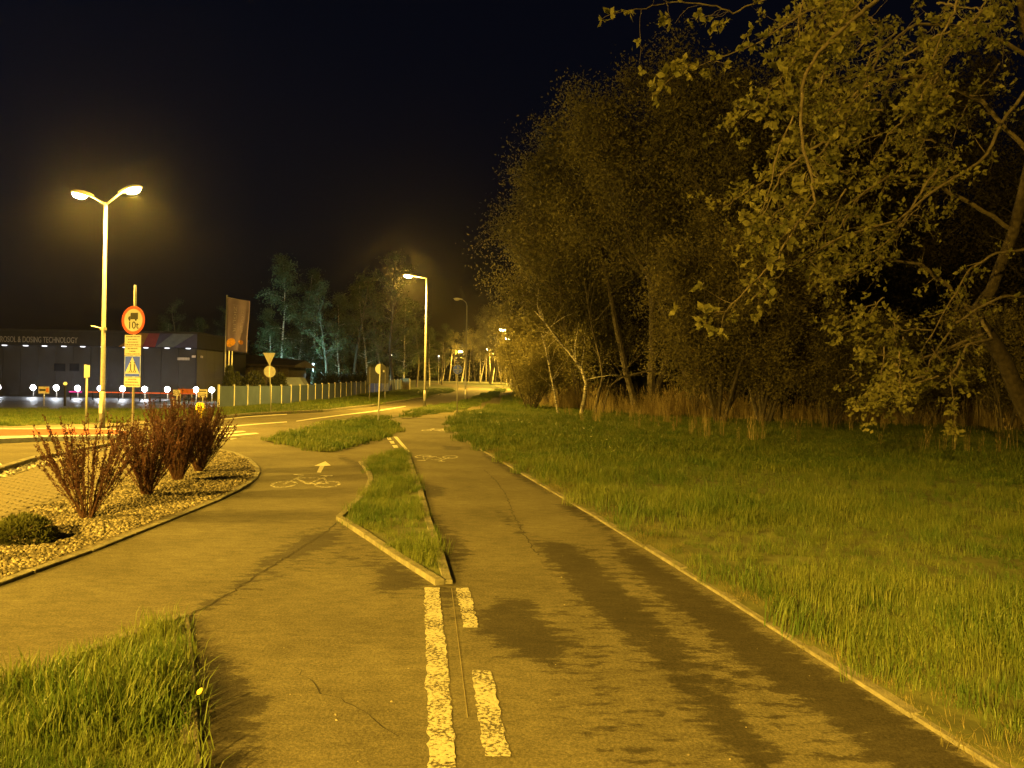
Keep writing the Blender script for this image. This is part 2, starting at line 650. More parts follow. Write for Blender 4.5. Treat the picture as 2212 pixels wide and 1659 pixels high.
# --- outlines taken from the place
RIGHT_KERB = [(2400, 1805), (2139, 1646), (1835, 1459), (1560, 1283), (1272, 1107), (1133, 1026), (1073, 990), (1010, 955), (975, 929), (968, 917), (975, 906), (990, 899)]
RIGHT_FAR = [(1020, 891), (1050, 884), (1078, 873), (1102, 856), (1113, 843)]
ISLAND = [(967, 1262), (947, 1188), (926, 1134), (911, 1071), (896, 1029), (878, 976), (851, 975), (815, 985), (785, 996), (779, 1000), (794, 1017), (802, 1036), (794, 1059), (770, 1089), (742, 1114), (733, 1122), (800, 1166), (870, 1212), (950, 1264)]
CORNER = [(396, 1335), (404, 1437), (410, 1547), (413, 1680), (420, 1800), (-300, 1900), (-300, 1640), (0, 1494), (77, 1462), (203, 1406), (300, 1370)]
ISLAND2 = [(573, 954), (610, 960), (648, 967), (698, 977), (715, 976), (773, 959), (835, 943), (853, 931), (850, 918), (830, 911), (790, 917), (715, 927), (660, 936), (610, 945)]
ISLAND3 = [(662, 931), (715, 922), (790, 912), (835, 906), (838, 903), (800, 904), (715, 914), (664, 927)]
BED = [(-120, 1305), (0, 1262), (200, 1190), (400, 1110), (498, 1069), (528, 1052), (550, 1036), (558, 1023), (554, 1007), (532, 989), (498, 977), (470, 972), (430, 976), (330, 1003), (262, 1030), (135, 1077), (0, 1124), (-120, 1166)]
BRICKS = [(-120, 1166), (0, 1124), (135, 1077), (262, 1030), (330, 1003), (430, 976), (470, 972), (476, 962), (330, 964), (215, 977), (155, 990), (112, 1002), (0, 1036), (-120, 1075)]
COBBLE = [(-120, 1075), (0, 1036), (112, 1002), (155, 990), (215, 977), (330, 964), (330, 957), (215, 970), (130, 989), (75, 999), (0, 1023), (-120, 1060)]
ROAD = [(-400, 1180), (-120, 1060), (0, 1023), (75, 999), (130, 989), (215, 970), (330, 957), (480, 950), (560, 937), (620, 929), (664, 924), (715, 914), (800, 904), (838, 903), (868, 897),
        (895, 890), (921, 882), (960, 875), (960, 857), (917, 861), (817, 876), (700, 890), (537, 898), (462, 906), (300, 914), (150, 928), (0, 934), (-400, 950)]
VERGE = [(876, 904), (900, 899), (940, 894), (970, 890), (999, 885), (1042, 870), (1069, 858), (1090, 842), (1082, 840), (1062, 847), (1030, 858), (1000, 868), (955, 876), (921, 882), (895, 890), (880, 897)]
YARD_LAWN = [(-500, 952), (-200, 936), (0, 922), (120, 919), (240, 915), (300, 910), (380, 905), (470, 898), (470, 886), (300, 886), (0, 886), (-500, 890)]
FENCE_LAWN = [(462, 904), (537, 896), (700, 888), (817, 873), (917, 859), (949, 852), (975, 846), (972, 841), (930, 841), (870, 843), (790, 853), (700, 866), (620, 874), (540, 879), (472, 885)]

path_poly = gpoly([(2400, 1805), (2139, 1646), (1835, 1459), (1560, 1283), (1272, 1107), (1133, 1026), (1073, 990), (1010, 955), (975, 929), (968, 917), (975, 906), (1000, 897), (940, 892), (876, 902), (845, 905),
                   (800, 914), (700, 925), (640, 929), (560, 938), (500, 950), (470, 958), (455, 972), (400, 1000), (200, 1120), (-120, 1240)])
path_poly = [Vector((3.5, -3, 0))] + path_poly + [Vector((-9, 3, 0)), Vector((-9, -3, 0))]

damp_shade_polys = [
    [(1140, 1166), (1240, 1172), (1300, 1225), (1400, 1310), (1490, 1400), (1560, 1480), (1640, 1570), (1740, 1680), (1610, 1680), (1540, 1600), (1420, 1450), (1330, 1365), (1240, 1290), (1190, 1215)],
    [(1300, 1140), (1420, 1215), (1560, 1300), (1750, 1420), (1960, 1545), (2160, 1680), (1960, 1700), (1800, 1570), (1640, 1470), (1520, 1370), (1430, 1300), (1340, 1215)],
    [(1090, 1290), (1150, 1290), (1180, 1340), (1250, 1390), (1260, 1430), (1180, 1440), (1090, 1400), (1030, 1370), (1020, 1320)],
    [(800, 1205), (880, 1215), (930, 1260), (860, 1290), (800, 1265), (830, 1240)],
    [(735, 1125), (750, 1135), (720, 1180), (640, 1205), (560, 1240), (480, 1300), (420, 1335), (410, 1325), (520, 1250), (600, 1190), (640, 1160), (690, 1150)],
    [(945, 1110), (970, 1140), (1005, 1165), (1020, 1195), (990, 1235), (965, 1240), (950, 1180), (930, 1130)],  # includes the island grass's cast shadow, painted dark
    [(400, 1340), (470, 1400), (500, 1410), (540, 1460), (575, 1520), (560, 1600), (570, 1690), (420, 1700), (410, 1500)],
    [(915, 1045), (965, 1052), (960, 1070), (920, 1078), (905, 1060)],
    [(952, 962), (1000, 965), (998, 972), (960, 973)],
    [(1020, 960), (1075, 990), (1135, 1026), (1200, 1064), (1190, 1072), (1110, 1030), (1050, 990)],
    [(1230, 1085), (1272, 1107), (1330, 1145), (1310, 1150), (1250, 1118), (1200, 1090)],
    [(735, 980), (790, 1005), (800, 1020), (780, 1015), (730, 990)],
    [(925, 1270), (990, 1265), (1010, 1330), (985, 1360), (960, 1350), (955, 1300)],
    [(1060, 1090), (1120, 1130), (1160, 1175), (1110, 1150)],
    [(885, 985), (905, 1030), (925, 1090), (935, 1140), (925, 1135), (908, 1070), (893, 1030)],  # grass shadow painted as a strip along the island's right edge
]
speck_polys = [
    [(1140, 1166), (1330, 1180), (1560, 1330), (1960, 1560), (2160, 1690), (1560, 1720), (1420, 1500), (1250, 1330)],
    [(1030, 1290), (1260, 1300), (1400, 1450), (1560, 1700), (1250, 1720), (1150, 1480), (1030, 1400)],
    [(600, 1150), (740, 1120), (960, 1270), (900, 1300), (700, 1230), (430, 1340), (410, 1310)],
]
speck_world = [[(p.x, p.y) for p in gpoly(q)] for q in speck_polys]
damp_shade_world = [[(p.x, p.y) for p in gpoly(q)] for q in damp_shade_polys]


def damp_shade_fn(P):
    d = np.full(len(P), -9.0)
    for q in damp_shade_world:
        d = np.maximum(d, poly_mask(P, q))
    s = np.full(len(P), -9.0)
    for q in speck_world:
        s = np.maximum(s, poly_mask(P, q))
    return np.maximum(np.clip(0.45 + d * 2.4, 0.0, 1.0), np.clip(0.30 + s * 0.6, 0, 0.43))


path_me = grid_mesh('cycle_path', path_poly, 0.14, 0.0, M_ASPH, 0.12, {'damp': damp_shade_fn})
path = mobj('cycle_path', path_me)
tag(path, kind='structure', label='worn asphalt cycle path with damp dark patches and a painted grass shadow')

# far part of the cycle path, a strip following the rise
L_far = [(876, 902), (940, 893), (999, 885), (1042, 870), (1069, 858), (1090, 842), (1068, 833)]
R_far = [(975, 906), (1015, 893), (1050, 884), (1078, 873), (1102, 856), (1113, 843), (1085, 834)]


def strip(name, Lp, Rp, z, m, sub=6, parent=None):
    b = MB()
    La, Ra = [G(*p) for p in Lp], [G(*p) for p in Rp]
    rows = []
    for i in range(len(La) - 1):
        for k in range(sub + (i == len(La) - 2)):
            t = k / sub
            rows.append((La[i].lerp(La[i + 1], t), Ra[i].lerp(Ra[i + 1], t)))
    for a, c in rows:
        b.v += [(a.x, a.y, zt(a.y) + z), (c.x, c.y, zt(c.y) + z)]
    for i in range(len(rows) - 1):
        b.f.append((2 * i, 2 * i + 1, 2 * i + 3, 2 * i + 2))
    return b.build(name, m, parent)


M_PATHF = asphalt('far_path_asphalt', (0.130, 0.115, 0.072), (0.07, 0.06, 0.042), use_attr=False)
tag(strip('cycle_path', L_far, R_far, 0.012, M_PATHF), kind='structure', label='far stretch of the cycle path curving away beside the road')
road = ngon_sheet('road', gpoly(ROAD), -0.012, M_ROAD)
tag(road, kind='structure', label='asphalt road curving from the left into the distance')
RL = [(917, 861), (949, 853), (978, 845), (991, 840), (975, 836), (948, 832), (915, 829)]
RR = [(955, 876), (1000, 868), (1030, 858), (1058, 846), (1063, 840), (1005, 831.5), (948, 827)]
tag(strip('road', RL, RR, 0.004, M_ROAD), kind='structure', label='far bend of the road turning left under the lamps')
tag(ngon_sheet('pavement', gpoly([(-500, 966), (-200, 950), (0, 935), (150, 929), (300, 917), (420, 906), (380, 904), (300, 909), (240, 914), (120, 918), (0, 921), (-200, 935), (-500, 951)]), 0.02, M_BRICK),
    kind='structure', label='pale pavement across the road in front of the dark building')
tag(ngon_sheet('yard', [(-75, 38.5, 0), (-17.5, 38.5, 0), (-17.5, 100, 0), (-75, 100, 0)][::1] and [Vector((-75, 36.5, 0)), Vector((-17.2, 39, 0)), Vector((-17.0, 49, 0)), Vector((-24.5, 49.5, 0)), Vector((-75, 49.5, 0))], 0.006, M_YARD),
    kind='structure', label='glossy dark yard in front of the building')
tag(ngon_sheet('yard', [Vector((-75, 49.5, 0)), Vector((-24.5, 49.5, 0)), Vector((-24.5, 75, 0)), Vector((-75, 75, 0))], 0.012, M_YARD), kind='structure', label='dark yard strip along the building')

# ================================================================== kerbs
kst = MB().bbox((0, 0, -0.055), (1.0, 0.08, 0.15), 0.006).mesh('kerb_stone', M_KERB)


def resample(pts, step):
    pts = [Vector(p) for p in pts]
    out, acc = [pts[0]], 0.0
    for a, b in zip(pts[:-1], pts[1:]):
        Ln = (b - a).length
        d = step - acc
        while d <= Ln:
            out.append(a.lerp(b, d / Ln))
            d += step
        acc = Ln - (d - step)
    if (out[-1] - pts[-1]).length > 0.15:
        out.append(pts[-1])
    return out


def kerb(pix, top, label, step=1.0, me=kst, off=0.0):
    P = [G(*p) for p in pix] if not isinstance(pix[0], Vector) else pix
    root = thing('kerb', label, None, (0, 0, 0), kind='structure')
    Q = resample(P, step)
    for a, b in zip(Q[:-1], Q[1:]):
        d = b - a
        o = mobj('kerb_stone', me, root, ((a.x + b.x) / 2, (a.y + b.y) / 2, zt((a.y + b.y) / 2) + top + random.uniform(-0.006, 0.006) - 0.02),
                 (random.uniform(-.02, .02), random.uniform(-.006, .006), math.atan2(d.y, d.x) + random.uniform(-.006, .006)), (max(d.length - random.uniform(.006, .02), 0.05), 1, 1))
    return root


kerb(RIGHT_KERB, 0.022, 'concrete edging between the cycle path and the meadow')
kerb([(950, 1264), (870, 1212), (800, 1166), (733, 1122)], 0.045, 'straight concrete edging on the near left side of the pointed grass island')
kerb([(733, 1122), (742, 1114), (770, 1089), (794, 1059), (802, 1036), (794, 1017), (779, 1000)], 0.045, 'curved concrete edging on the far left side of the pointed grass island', 0.6)
kerb([(967, 1262), (947, 1188), (926, 1134), (911, 1071), (896, 1029), (878, 976)], 0.03, 'overgrown edging on the right side of the pointed grass island')
kerb([(-100, 1298), (0, 1262), (200, 1190), (400, 1110), (498, 1069), (528, 1052), (550, 1036), (558, 1023), (554, 1007), (532, 989), (498, 977), (470, 972)], 0.026, 'curving concrete edging round the gravel bed', 0.8)
kerb([(-200, 1580), (0, 1494), (77, 1462), (203, 1406), (300, 1370), (396, 1335)], 0.03, 'overgrown edging above the corner lawn')
kerb([(396, 1335), (404, 1437), (410, 1547), (413, 1680), (416, 1740)], 0.02, 'edging on the right side of the corner lawn')
kr = MB().bbox((0, 0, -0.045), (1.0, 0.14, 0.17), 0.012).mesh('kerb_stone', M_KERB)
kerb([(-120, 1060), (0, 1023), (75, 999), (130, 989), (215, 970), (330, 957)], 0.10, 'curved road kerb beside the pale stones', 1.0, kr)
kerb([(664, 927), (715, 916), (800, 905.5), (838, 904)], 0.09, 'road kerb along the middle grass islands', 1.0, kr)
kerb([(880, 898), (895, 891), (921, 883), (955, 877), (1000, 869)], 0.09, 'road kerb along the narrow grass verge', 1.0, kr)
kerb([(462, 905), (537, 897), (700, 889), (817, 874.5), (917, 860), (949, 852.5)], 0.09, 'road kerb below the fence lawn', 1.0, kr)
# paved strip between the two middle grass pieces
tag(ngon_sheet('footway', gpoly([(600, 948), (660, 937), (715, 928), (790, 918), (832, 912), (838, 907), (790, 913), (715, 923), (660, 932), (590, 944)]), 0.03, M_BRICK), kind='structure', label='narrow pale footway between two grass strips')

# ================================================================== lawns and grass


def tuft(name, n, h, spread, wdt, m, seed, bend=0.5, head=False):
    rg = random.Random(seed)
    b = MB()
    for _ in range(n):
        a = rg.uniform(0, 6.283); r = spread * math.sqrt(rg.random())
        x, y = r * math.cos(a), r * math.sin(a)
        hh = h * rg.uniform(0.45, 1.15)
        da = rg.uniform(0, 6.283); ln = bend * hh * rg.uniform(0.1, 1.0)
        dx, dy = math.cos(da), math.sin(da)
        sx, sy = -dy * wdt, dx * wdt
        wv = wdt * 0
        P = [(x - sx, y - sy, -0.02), (x + sx, y + sy, -0.02),
             (x + dx * ln * .3 + sx * .8, y + dy * ln * .3 + sy * .8, hh * .55), (x + dx * ln * .3 - sx * .8, y + dy * ln * .3 - sy * .8, hh * .55),
             (x + dx * ln, y + dy * ln, hh * rg.uniform(.85, 1.0))]
        b.add(P, [(0, 1, 2, 3), (3, 2, 4)])
        if head:
            q = Vector(P[4])
            for k in range(3):
                t = q - Vector((dx * ln * .25 * k * .3, dy * ln * .25 * k * .3, hh * .05 * k))
                b.add([t + Vector((-.02, 0, 0)), t + Vector((.02, .012, 0)), t + Vector((.004, 0, .08))], [(0, 1, 2)])
    me = b.mesh(name, m)
    return bpy.data.objects.new(name, me)


def scatter_group(name, variants, density, smin, smax, tilt=0.15):
    ng = bpy.data.node_groups.new(name, 'GeometryNodeTree')
    ng.interface.new_socket('Geometry', in_out='INPUT', socket_type='NodeSocketGeometry')
    ng.interface.new_socket('Geometry', in_out='OUTPUT', socket_type='NodeSocketGeometry')
    N, L = ng.nodes, ng.links
    gi, go = N.new('NodeGroupInput'), N.new('NodeGroupOutput')
    dp = N.new('GeometryNodeDistributePointsOnFaces')
    L.new(gi.outputs[0], dp.inputs['Mesh'])
    na = N.new('GeometryNodeInputNamedAttribute'); na.data_type = 'FLOAT'; na.inputs['Name'].default_value = 'dens'
    mm = N.new('ShaderNodeMath'); mm.operation = 'MULTIPLY'; mm.inputs[1].default_value = density
    L.new(na.outputs['Attribute'], mm.inputs[0])
    L.new(mm.outputs[0], dp.inputs['Density'])
    gj = N.new('GeometryNodeGeometryToInstance')
    for v in variants:
        ob = N.new('GeometryNodeObjectInfo'); ob.inputs['Object'].default_value = v; ob.inputs['As Instance'].default_value = True
        L.new(ob.outputs['Geometry'], gj.inputs[0])
    # variants become separate instances of one geometry
    jn = N.new('GeometryNodeJoinGeometry')
    for nd in list(N):
        if nd.bl_idname == 'GeometryNodeObjectInfo':
            L.new(nd.outputs['Geometry'], jn.inputs[0])
    N.remove(gj)
    ip = N.new('GeometryNodeInstanceOnPoints')
    ip.inputs['Pick Instance'].default_value = True
    L.new(dp.outputs['Points'], ip.inputs['Points'])
    L.new(jn.outputs[0], ip.inputs['Instance'])
    ri = N.new('FunctionNodeRandomValue'); ri.data_type = 'INT'
    ri.inputs[4].default_value, ri.inputs[5].default_value = 0, len(variants) - 1
    L.new(ri.outputs[2], ip.inputs['Instance Index'])
    rr = N.new('FunctionNodeRandomValue'); rr.data_type = 'FLOAT_VECTOR'
    rr.inputs[0].default_value = (-tilt, -tilt, 0); rr.inputs[1].default_value = (tilt, tilt, 6.283)
    L.new(rr.outputs[0], ip.inputs['Rotation'])
    rs = N.new('FunctionNodeRandomValue'); rs.data_type = 'FLOAT'
    rs.inputs[2].default_value, rs.inputs[3].default_value = smin, smax
    sa = N.new('GeometryNodeInputNamedAttribute'); sa.data_type = 'FLOAT'; sa.inputs['Name'].default_value = 'size'
    sm = N.new('ShaderNodeMath'); sm.operation = 'MULTIPLY'
    L.new(rs.outputs[1], sm.inputs[0]); L.new(sa.outputs['Attribute'], sm.inputs[1])
    L.new(sm.outputs[0], ip.inputs['Scale'])
    L.new(ip.outputs[0], go.inputs[0])
    return ng


T_GRASS = [tuft('grass_tuft', 34, h, 0.13, 0.0026, M_GRASS, s, b_) for s, h, b_ in ((1, .14, .8), (2, .11, 1.3), (3, .17, .6), (4, .09, 1.6))]
T_FAR = [tuft('grass_tuft', 40, 0.14, 0.28, 0.008, M_GRASS, s, 1.0) for s in (11, 12, 13)]
T_REED = [tuft('reed_tuft', 9, 1.5, 0.22, 0.009, M_REED, s, 0.25, True) for s in (21, 22, 23)]
SG_NEAR = scatter_group('scatter_grass', T_GRASS, 1.0, 0.55, 1.25)
SG_FAR = scatter_group('scatter_far_grass', T_FAR, 1.0, 0.5, 1.2)
SG_REED = scatter_group('scatter_reeds', T_REED, 1.0, 0.45, 1.15, 0.12)


def vnoise(P, s, seed=0):
    """cheap smooth noise from summed sines, 0..1"""
    rg = np.random.RandomState(seed)
    v = np.zeros(len(P))
    for k in range(6):
        a = rg.uniform(0, 6.283); f = s * rg.uniform(0.6, 1.9)
        v += np.sin((P[:, 0] * math.cos(a) + P[:, 1] * math.sin(a)) * f + rg.uniform(0, 6.283))
    return np.clip(0.5 + v / 6.0, 0, 1)


def lawn(poly, step, z, group, dens, size, label, glabel, name='grass', m=M_SOIL):
    me = grid_mesh('lawn', poly, step, z, m)
    # true edge: sheet clipped to the outline exactly
    tag(ngon_sheet('lawn', poly, z, m), kind='structure', label=label) if max(p[1] for p in poly) < 50 else tag(mobj('lawn', me), kind='structure', label=label)
    gm = grid_mesh(name, poly, step, z, m, -0.03, {'dens': dens, 'size': size})
    o = mobj(name, gm)
    md = o.modifiers.new('scatter', 'NODES')
    md.node_group = group
    tag(o, glabel, 'grass', kind='stuff')
    return o


def near_d(k, lo):
    return lambda P: np.clip(k / np.maximum(np.hypot(P[:, 0], P[:, 1]), 1.0), lo, 400) * (0.45 + vnoise(P, 2.2, 3))


ones = lambda P: 0.75 + 0.5 * vnoise(P, 1.7, 5)
lawn(gpoly(ISLAND), 0.09, 0.022, SG_NEAR, lambda P: 130 * (0.35 + vnoise(P, 5, 9)) * np.clip(poly_mask(P, gpoly(ISLAND)) * 6 + .25, 0, 1), lambda P: (0.55 + 0.5 * vnoise(P, 4, 8)), 'pointed grass island between the two cycle lanes', 'short green grass on the pointed island between cycle lanes')
lawn(gpoly(CORNER), 0.12, 0.022, SG_NEAR, lambda P: 190 * (0.5 + vnoise(P, 5, 4)), lambda P: 0.65 + 0.6 * vnoise(P, 3, 2), 'corner lawn at the lower left', 'long green grass in the lower left corner')
lawn(gpoly(ISLAND2), 0.3, 0.03, SG_FAR, lambda P: 34 * (0.6 + vnoise(P, 3, 2)), ones, 'wide grass island before the road', 'bright grass on the island beside the zebra crossing')
lawn(gpoly(ISLAND3), 0.2, 0.03, SG_FAR, lambda P: 34 * (0.6 + vnoise(P, 3, 6)), ones, 'narrow grass strip along the road kerb', 'grass in the narrow strip along the road kerb')
lawn(gpoly(VERGE), 0.5, 0.03, SG_FAR, lambda P: 16 * (0.5 + vnoise(P, 2, 7)), lambda P: 1.2 + 0 * P[:, 0], 'grass verge between road and cycle path', 'grass on the verge round the lamp posts')
lawn(gpoly(YARD_LAWN), 0.8, 0.03, SG_FAR, lambda P: 14 * (0.6 + vnoise(P, 1.5, 1)), lambda P: 0.8 + 0 * P[:, 0], 'mown lawn before the dark building', 'mown grass before the dark building')
lawn(gpoly(FENCE_LAWN), 0.8, 0.03, SG_FAR, lambda P: 12 * (0.5 + vnoise(P, 1.2, 8)), lambda P: 1.2 + 0 * P[:, 0], 'lawn sloping from the fence to the road', 'grass below the grey fence')

mk = gpoly(RIGHT_KERB + RIGHT_FAR)
meadow = mk + [Vector((8, 118, 0)), Vector((60, 118, 0)), Vector((60, -2, 0)), Vector((4.4, -2, 0))]
me = grid_mesh('lawn', meadow, 0.25, 0.02, M_SOIL, 0.0)
meadow_near = gpoly(RIGHT_KERB) + [Vector((-1.0, 46, 0)), Vector((45, 46, 0)), Vector((45, -1, 0)), Vector((4.3, -1, 0))]
tag(ngon_sheet('meadow', [Vector((p.x, p.y, 0)) for p in gpoly(RIGHT_KERB)] + [Vector((-2.2, 46, 0)), Vector((60, 46, 0)), Vector((60, -2, 0)), Vector((4.6, -2, 0))], 0.02, M_SOIL), kind='structure', label='meadow right of the cycle path')
fm = [G(990, 899)] + gpoly(RIGHT_FAR) + [Vector((10, 125, 0)), Vector((60, 125, 0)), Vector((60, 46, 0)), Vector((-2.2, 46, 0))]
tag(mobj('meadow', grid_mesh('meadow', fm, 1.0, 0.02, M_SOIL)), kind='structure', label='far rising end of the meadow by the trees')


def fr(P):
    """only where the picture can see it, with a wide margin"""
    return ((P[:, 0] < P[:, 1] * 0.78 + 2.5) & (P[:, 1] > 1.0)).astype(float)


edge_world = [(p.x, p.y) for p in gpoly(RIGHT_KERB)] + [(-2.2, 46), (60, 46), (60, -2), (4.6, -2)]


def meadow_dens(P):
    d = np.hypot(P[:, 0], P[:, 1])
    e = np.clip(poly_mask(P, edge_world) * 1.6 + 0.30, 0.15, 1)
    return np.clip(760.0 / np.maximum(d, 2.5), 20, 190) * (0.30 + 0.8 * vnoise(P, 1.6, 3)) * fr(P) * e


gm = grid_mesh('grass', [Vector((p[0], p[1], 0)) for p in edge_world], 0.35, 0.02, M_SOIL, -0.05,
               {'dens': lambda P: meadow_dens(P) * (np.hypot(P[:, 0], P[:, 1]) < 17), 'size': lambda P: (0.5 + 0.75 * vnoise(P, 1.1, 5) + 0.35 * (vnoise(P, 3.1, 55) > .68))})
o = mobj('grass', gm); o.modifiers.new('scatter', 'NODES').node_group = SG_NEAR
tag(o, 'long meadow grass right of the cycle path near the viewer', 'grass', kind='stuff')
gm = grid_mesh('grass', [Vector((p[0], p[1], 0)) for p in edge_world], 0.6, 0.02, M_SOIL, -0.05,
               {'dens': lambda P: np.clip(420.0 / np.maximum(np.hypot(P[:, 0], P[:, 1]), 2.5), 12, 40) * fr(P) * (np.hypot(P[:, 0], P[:, 1]) >= 16) * (0.4 + vnoise(P, 1.6, 3)),
                'size': lambda P: (0.7 + 0.8 * vnoise(P, 1.1, 5))})
o = mobj('grass', gm); o.modifiers.new('scatter', 'NODES').node_group = SG_FAR
tag(o, 'far meadow grass running up to the dry reeds', 'grass', kind='stuff')
gm = grid_mesh('grass', fm, 1.0, 0.02, M_SOIL, 0, {'dens': lambda P: 7 + 0 * P[:, 0], 'size': lambda P: 1.5 + 0 * P[:, 0]})
o = mobj('grass', gm); o.modifiers.new('scatter', 'NODES').node_group = SG_FAR
tag(o, 'rough grass under the row of trees beyond the meadow', 'grass', kind='stuff')

# dry matted grass creeping over the edging
M_DRYG = leafmat('dry_grass', (0.10, 0.10, 0.04), (0.19, 0.165, 0.075), 0.3, 0.8, 0.8)
T_DRY = [tuft('dry_tuft', 30, 0.055, 0.09, 0.0012, M_DRYG, s_, 2.2) for s_ in (31, 32)]
SG_DRY = scatter_group('scatter_dry', T_DRY, 1.0, 0.5, 1.4, 0.3)
rk = [Vector((p.x, p.y, 0)) for p in gpoly(RIGHT_KERB)][:8]
off = []
for i_, p_ in enumerate(rk):
    d_ = (rk[min(i_ + 1, len(rk) - 1)] - rk[max(i_ - 1, 0)]).normalized()
    off.append(p_ + Vector((d_.y, -d_.x, 0)) * 0.42)
gm = grid_mesh('dry_grass', rk + off[::-1], 0.08, 0.02, M_SOIL, 0.02, {'dens': lambda P: 150 * (vnoise(P, 4, 61) ** 1.1), 'size': lambda P: 0.6 + 0.6 * vnoise(P, 3, 62)})
o = mobj('dry_grass', gm); o.modifiers.new('scatter', 'NODES').node_group = SG_DRY
tag(o, 'matted dry grass along the edging of the meadow', 'grass', kind='stuff')
cw = [Vector((p.x, p.y, 0)) for p in gpoly(ISLAND)]
gm = grid_mesh('dry_grass', cw, 0.1, 0.022, M_SOIL, -0.02, {'dens': lambda P: 16 * vnoise(P, 4, 63), 'size': lambda P: 0.5 + 0.5 * vnoise(P, 3, 64)})
o = mobj('dry_grass', gm); o.modifiers.new('scatter', 'NODES').node_group = SG_DRY
tag(o, 'dry blades mixed into the pointed grass island', 'grass', kind='stuff')

reed_strip = gpoly([(1120, 878), (1200, 886), (1300, 896), (1450, 903), (1650, 914), (1900, 925), (2260, 940), (2700, 955)])
reed_poly = reed_strip + [Vector((p.x * 1.12 + 1.5, p.y * 1.16 + 1.0, 0)) for p in reversed(reed_strip)]
gm = grid_mesh('dry_reeds', reed_poly, 0.5, 0.02, M_SOIL, 0, {'dens': lambda P: 13.0 * (vnoise(P, 0.9, 12) ** 1.5 + .12), 'size': lambda P: 0.55 + 0.8 * vnoise(P, 0.5, 4)})
o = mobj('dry_reeds', gm); o.modifiers.new('scatter', 'NODES').node_group = SG_REED
tag(o, 'band of tall dry tan reeds at the foot of the trees', 'reeds', kind='stuff')
sparse = gpoly([(1180, 890), (1450, 905), (1900, 928), (2300, 942), (2400, 1000), (1900, 985), (1500, 950), (1250, 920)])
gm = grid_mesh('dry_reeds', sparse, 0.6, 0.02, M_SOIL, 0, {'dens': lambda P: 0.9 * (vnoise(P, 0.7, 15) > .52), 'size': lambda P: 0.3 + 0.5 * vnoise(P, 0.9, 14)})
o = mobj('dry_reeds', gm); o.modifiers.new('scatter', 'NODES').node_group = SG_REED
tag(o, 'scattered single dry stalks standing in the meadow', 'reeds', kind='stuff')

# ================================================================== painted markings (parts of path and road)


def mark(name, pix, m, parent, label=None, z=0.005, ragged=0.0):
    P = [G(*p) for p in pix]
    if ragged:
        rg_ = random.Random(len(pix) + int(pix[0][0]))
        Q = []
        for a_, b_ in zip(P, P[1:] + P[:1]):
            n_ = max(1, int((b_ - a_).length / 0.035))
            for k_ in range(n_):
                q_ = a_.lerp(b_, k_ / n_)
                Q.append(q_ + Vector((rg_.gauss(0, ragged), rg_.gauss(0, ragged), 0)))
        P = Q
    b = MB()
    b.add([(p.x, p.y, zt(p.y) + z) for p in P], [tuple(range(len(P)))])
    o = b.build(name, m, parent)
    bm = bmesh.new(); bm.from_mesh(o.data)
    bmesh.ops.recalc_face_normals(bm, faces=bm.faces)
    for f in bm.faces:
        if f.normal.z < 0:
            f.normal_flip()
    bm.to_mesh(o.data); bm.free()
    if label:
        o['label'] = label
    return o


mark('lane_line', [(917, 1270), (948, 1270), (968, 1440), (989, 1690), (928, 1690), (921, 1440)], M_PAINT, path, 'long solid worn line', ragged=.005)
mark('lane_dash', [(984, 1271), (1014, 1271), (1034, 1357), (1003, 1357)], M_PAINT, path, ragged=.005)
mark('lane_dash', [(1018, 1449), (1060, 1449), (1102, 1636), (1046, 1636)], M_PAINT, path, ragged=.005)
mark('lane_line', [(850, 943.5), (858, 943.5), (886, 976.5), (880, 977)], M_PAINT_F, path, 'short solid line at the far lane fork')
for q in ([(835, 945), (843, 945), (846, 950.5), (838, 950.5)], [(841, 953), (850, 953), (853, 958.5), (844.5, 958.5)],
          [(847, 962), (857.5, 962), (861, 968), (851, 968)], [(854, 972), (864, 971.5), (867, 976.5), (857, 977)]):
    mark('lane_dash', q, M_PAINT_F, path)
mark('arrow', [(703, 997), (715, 1006), (701, 1006.8), (693, 1021.5), (684.5, 1021), (691, 1007), (679, 1006.8)], M_PAINT_F, path, 'straight-ahead arrow')


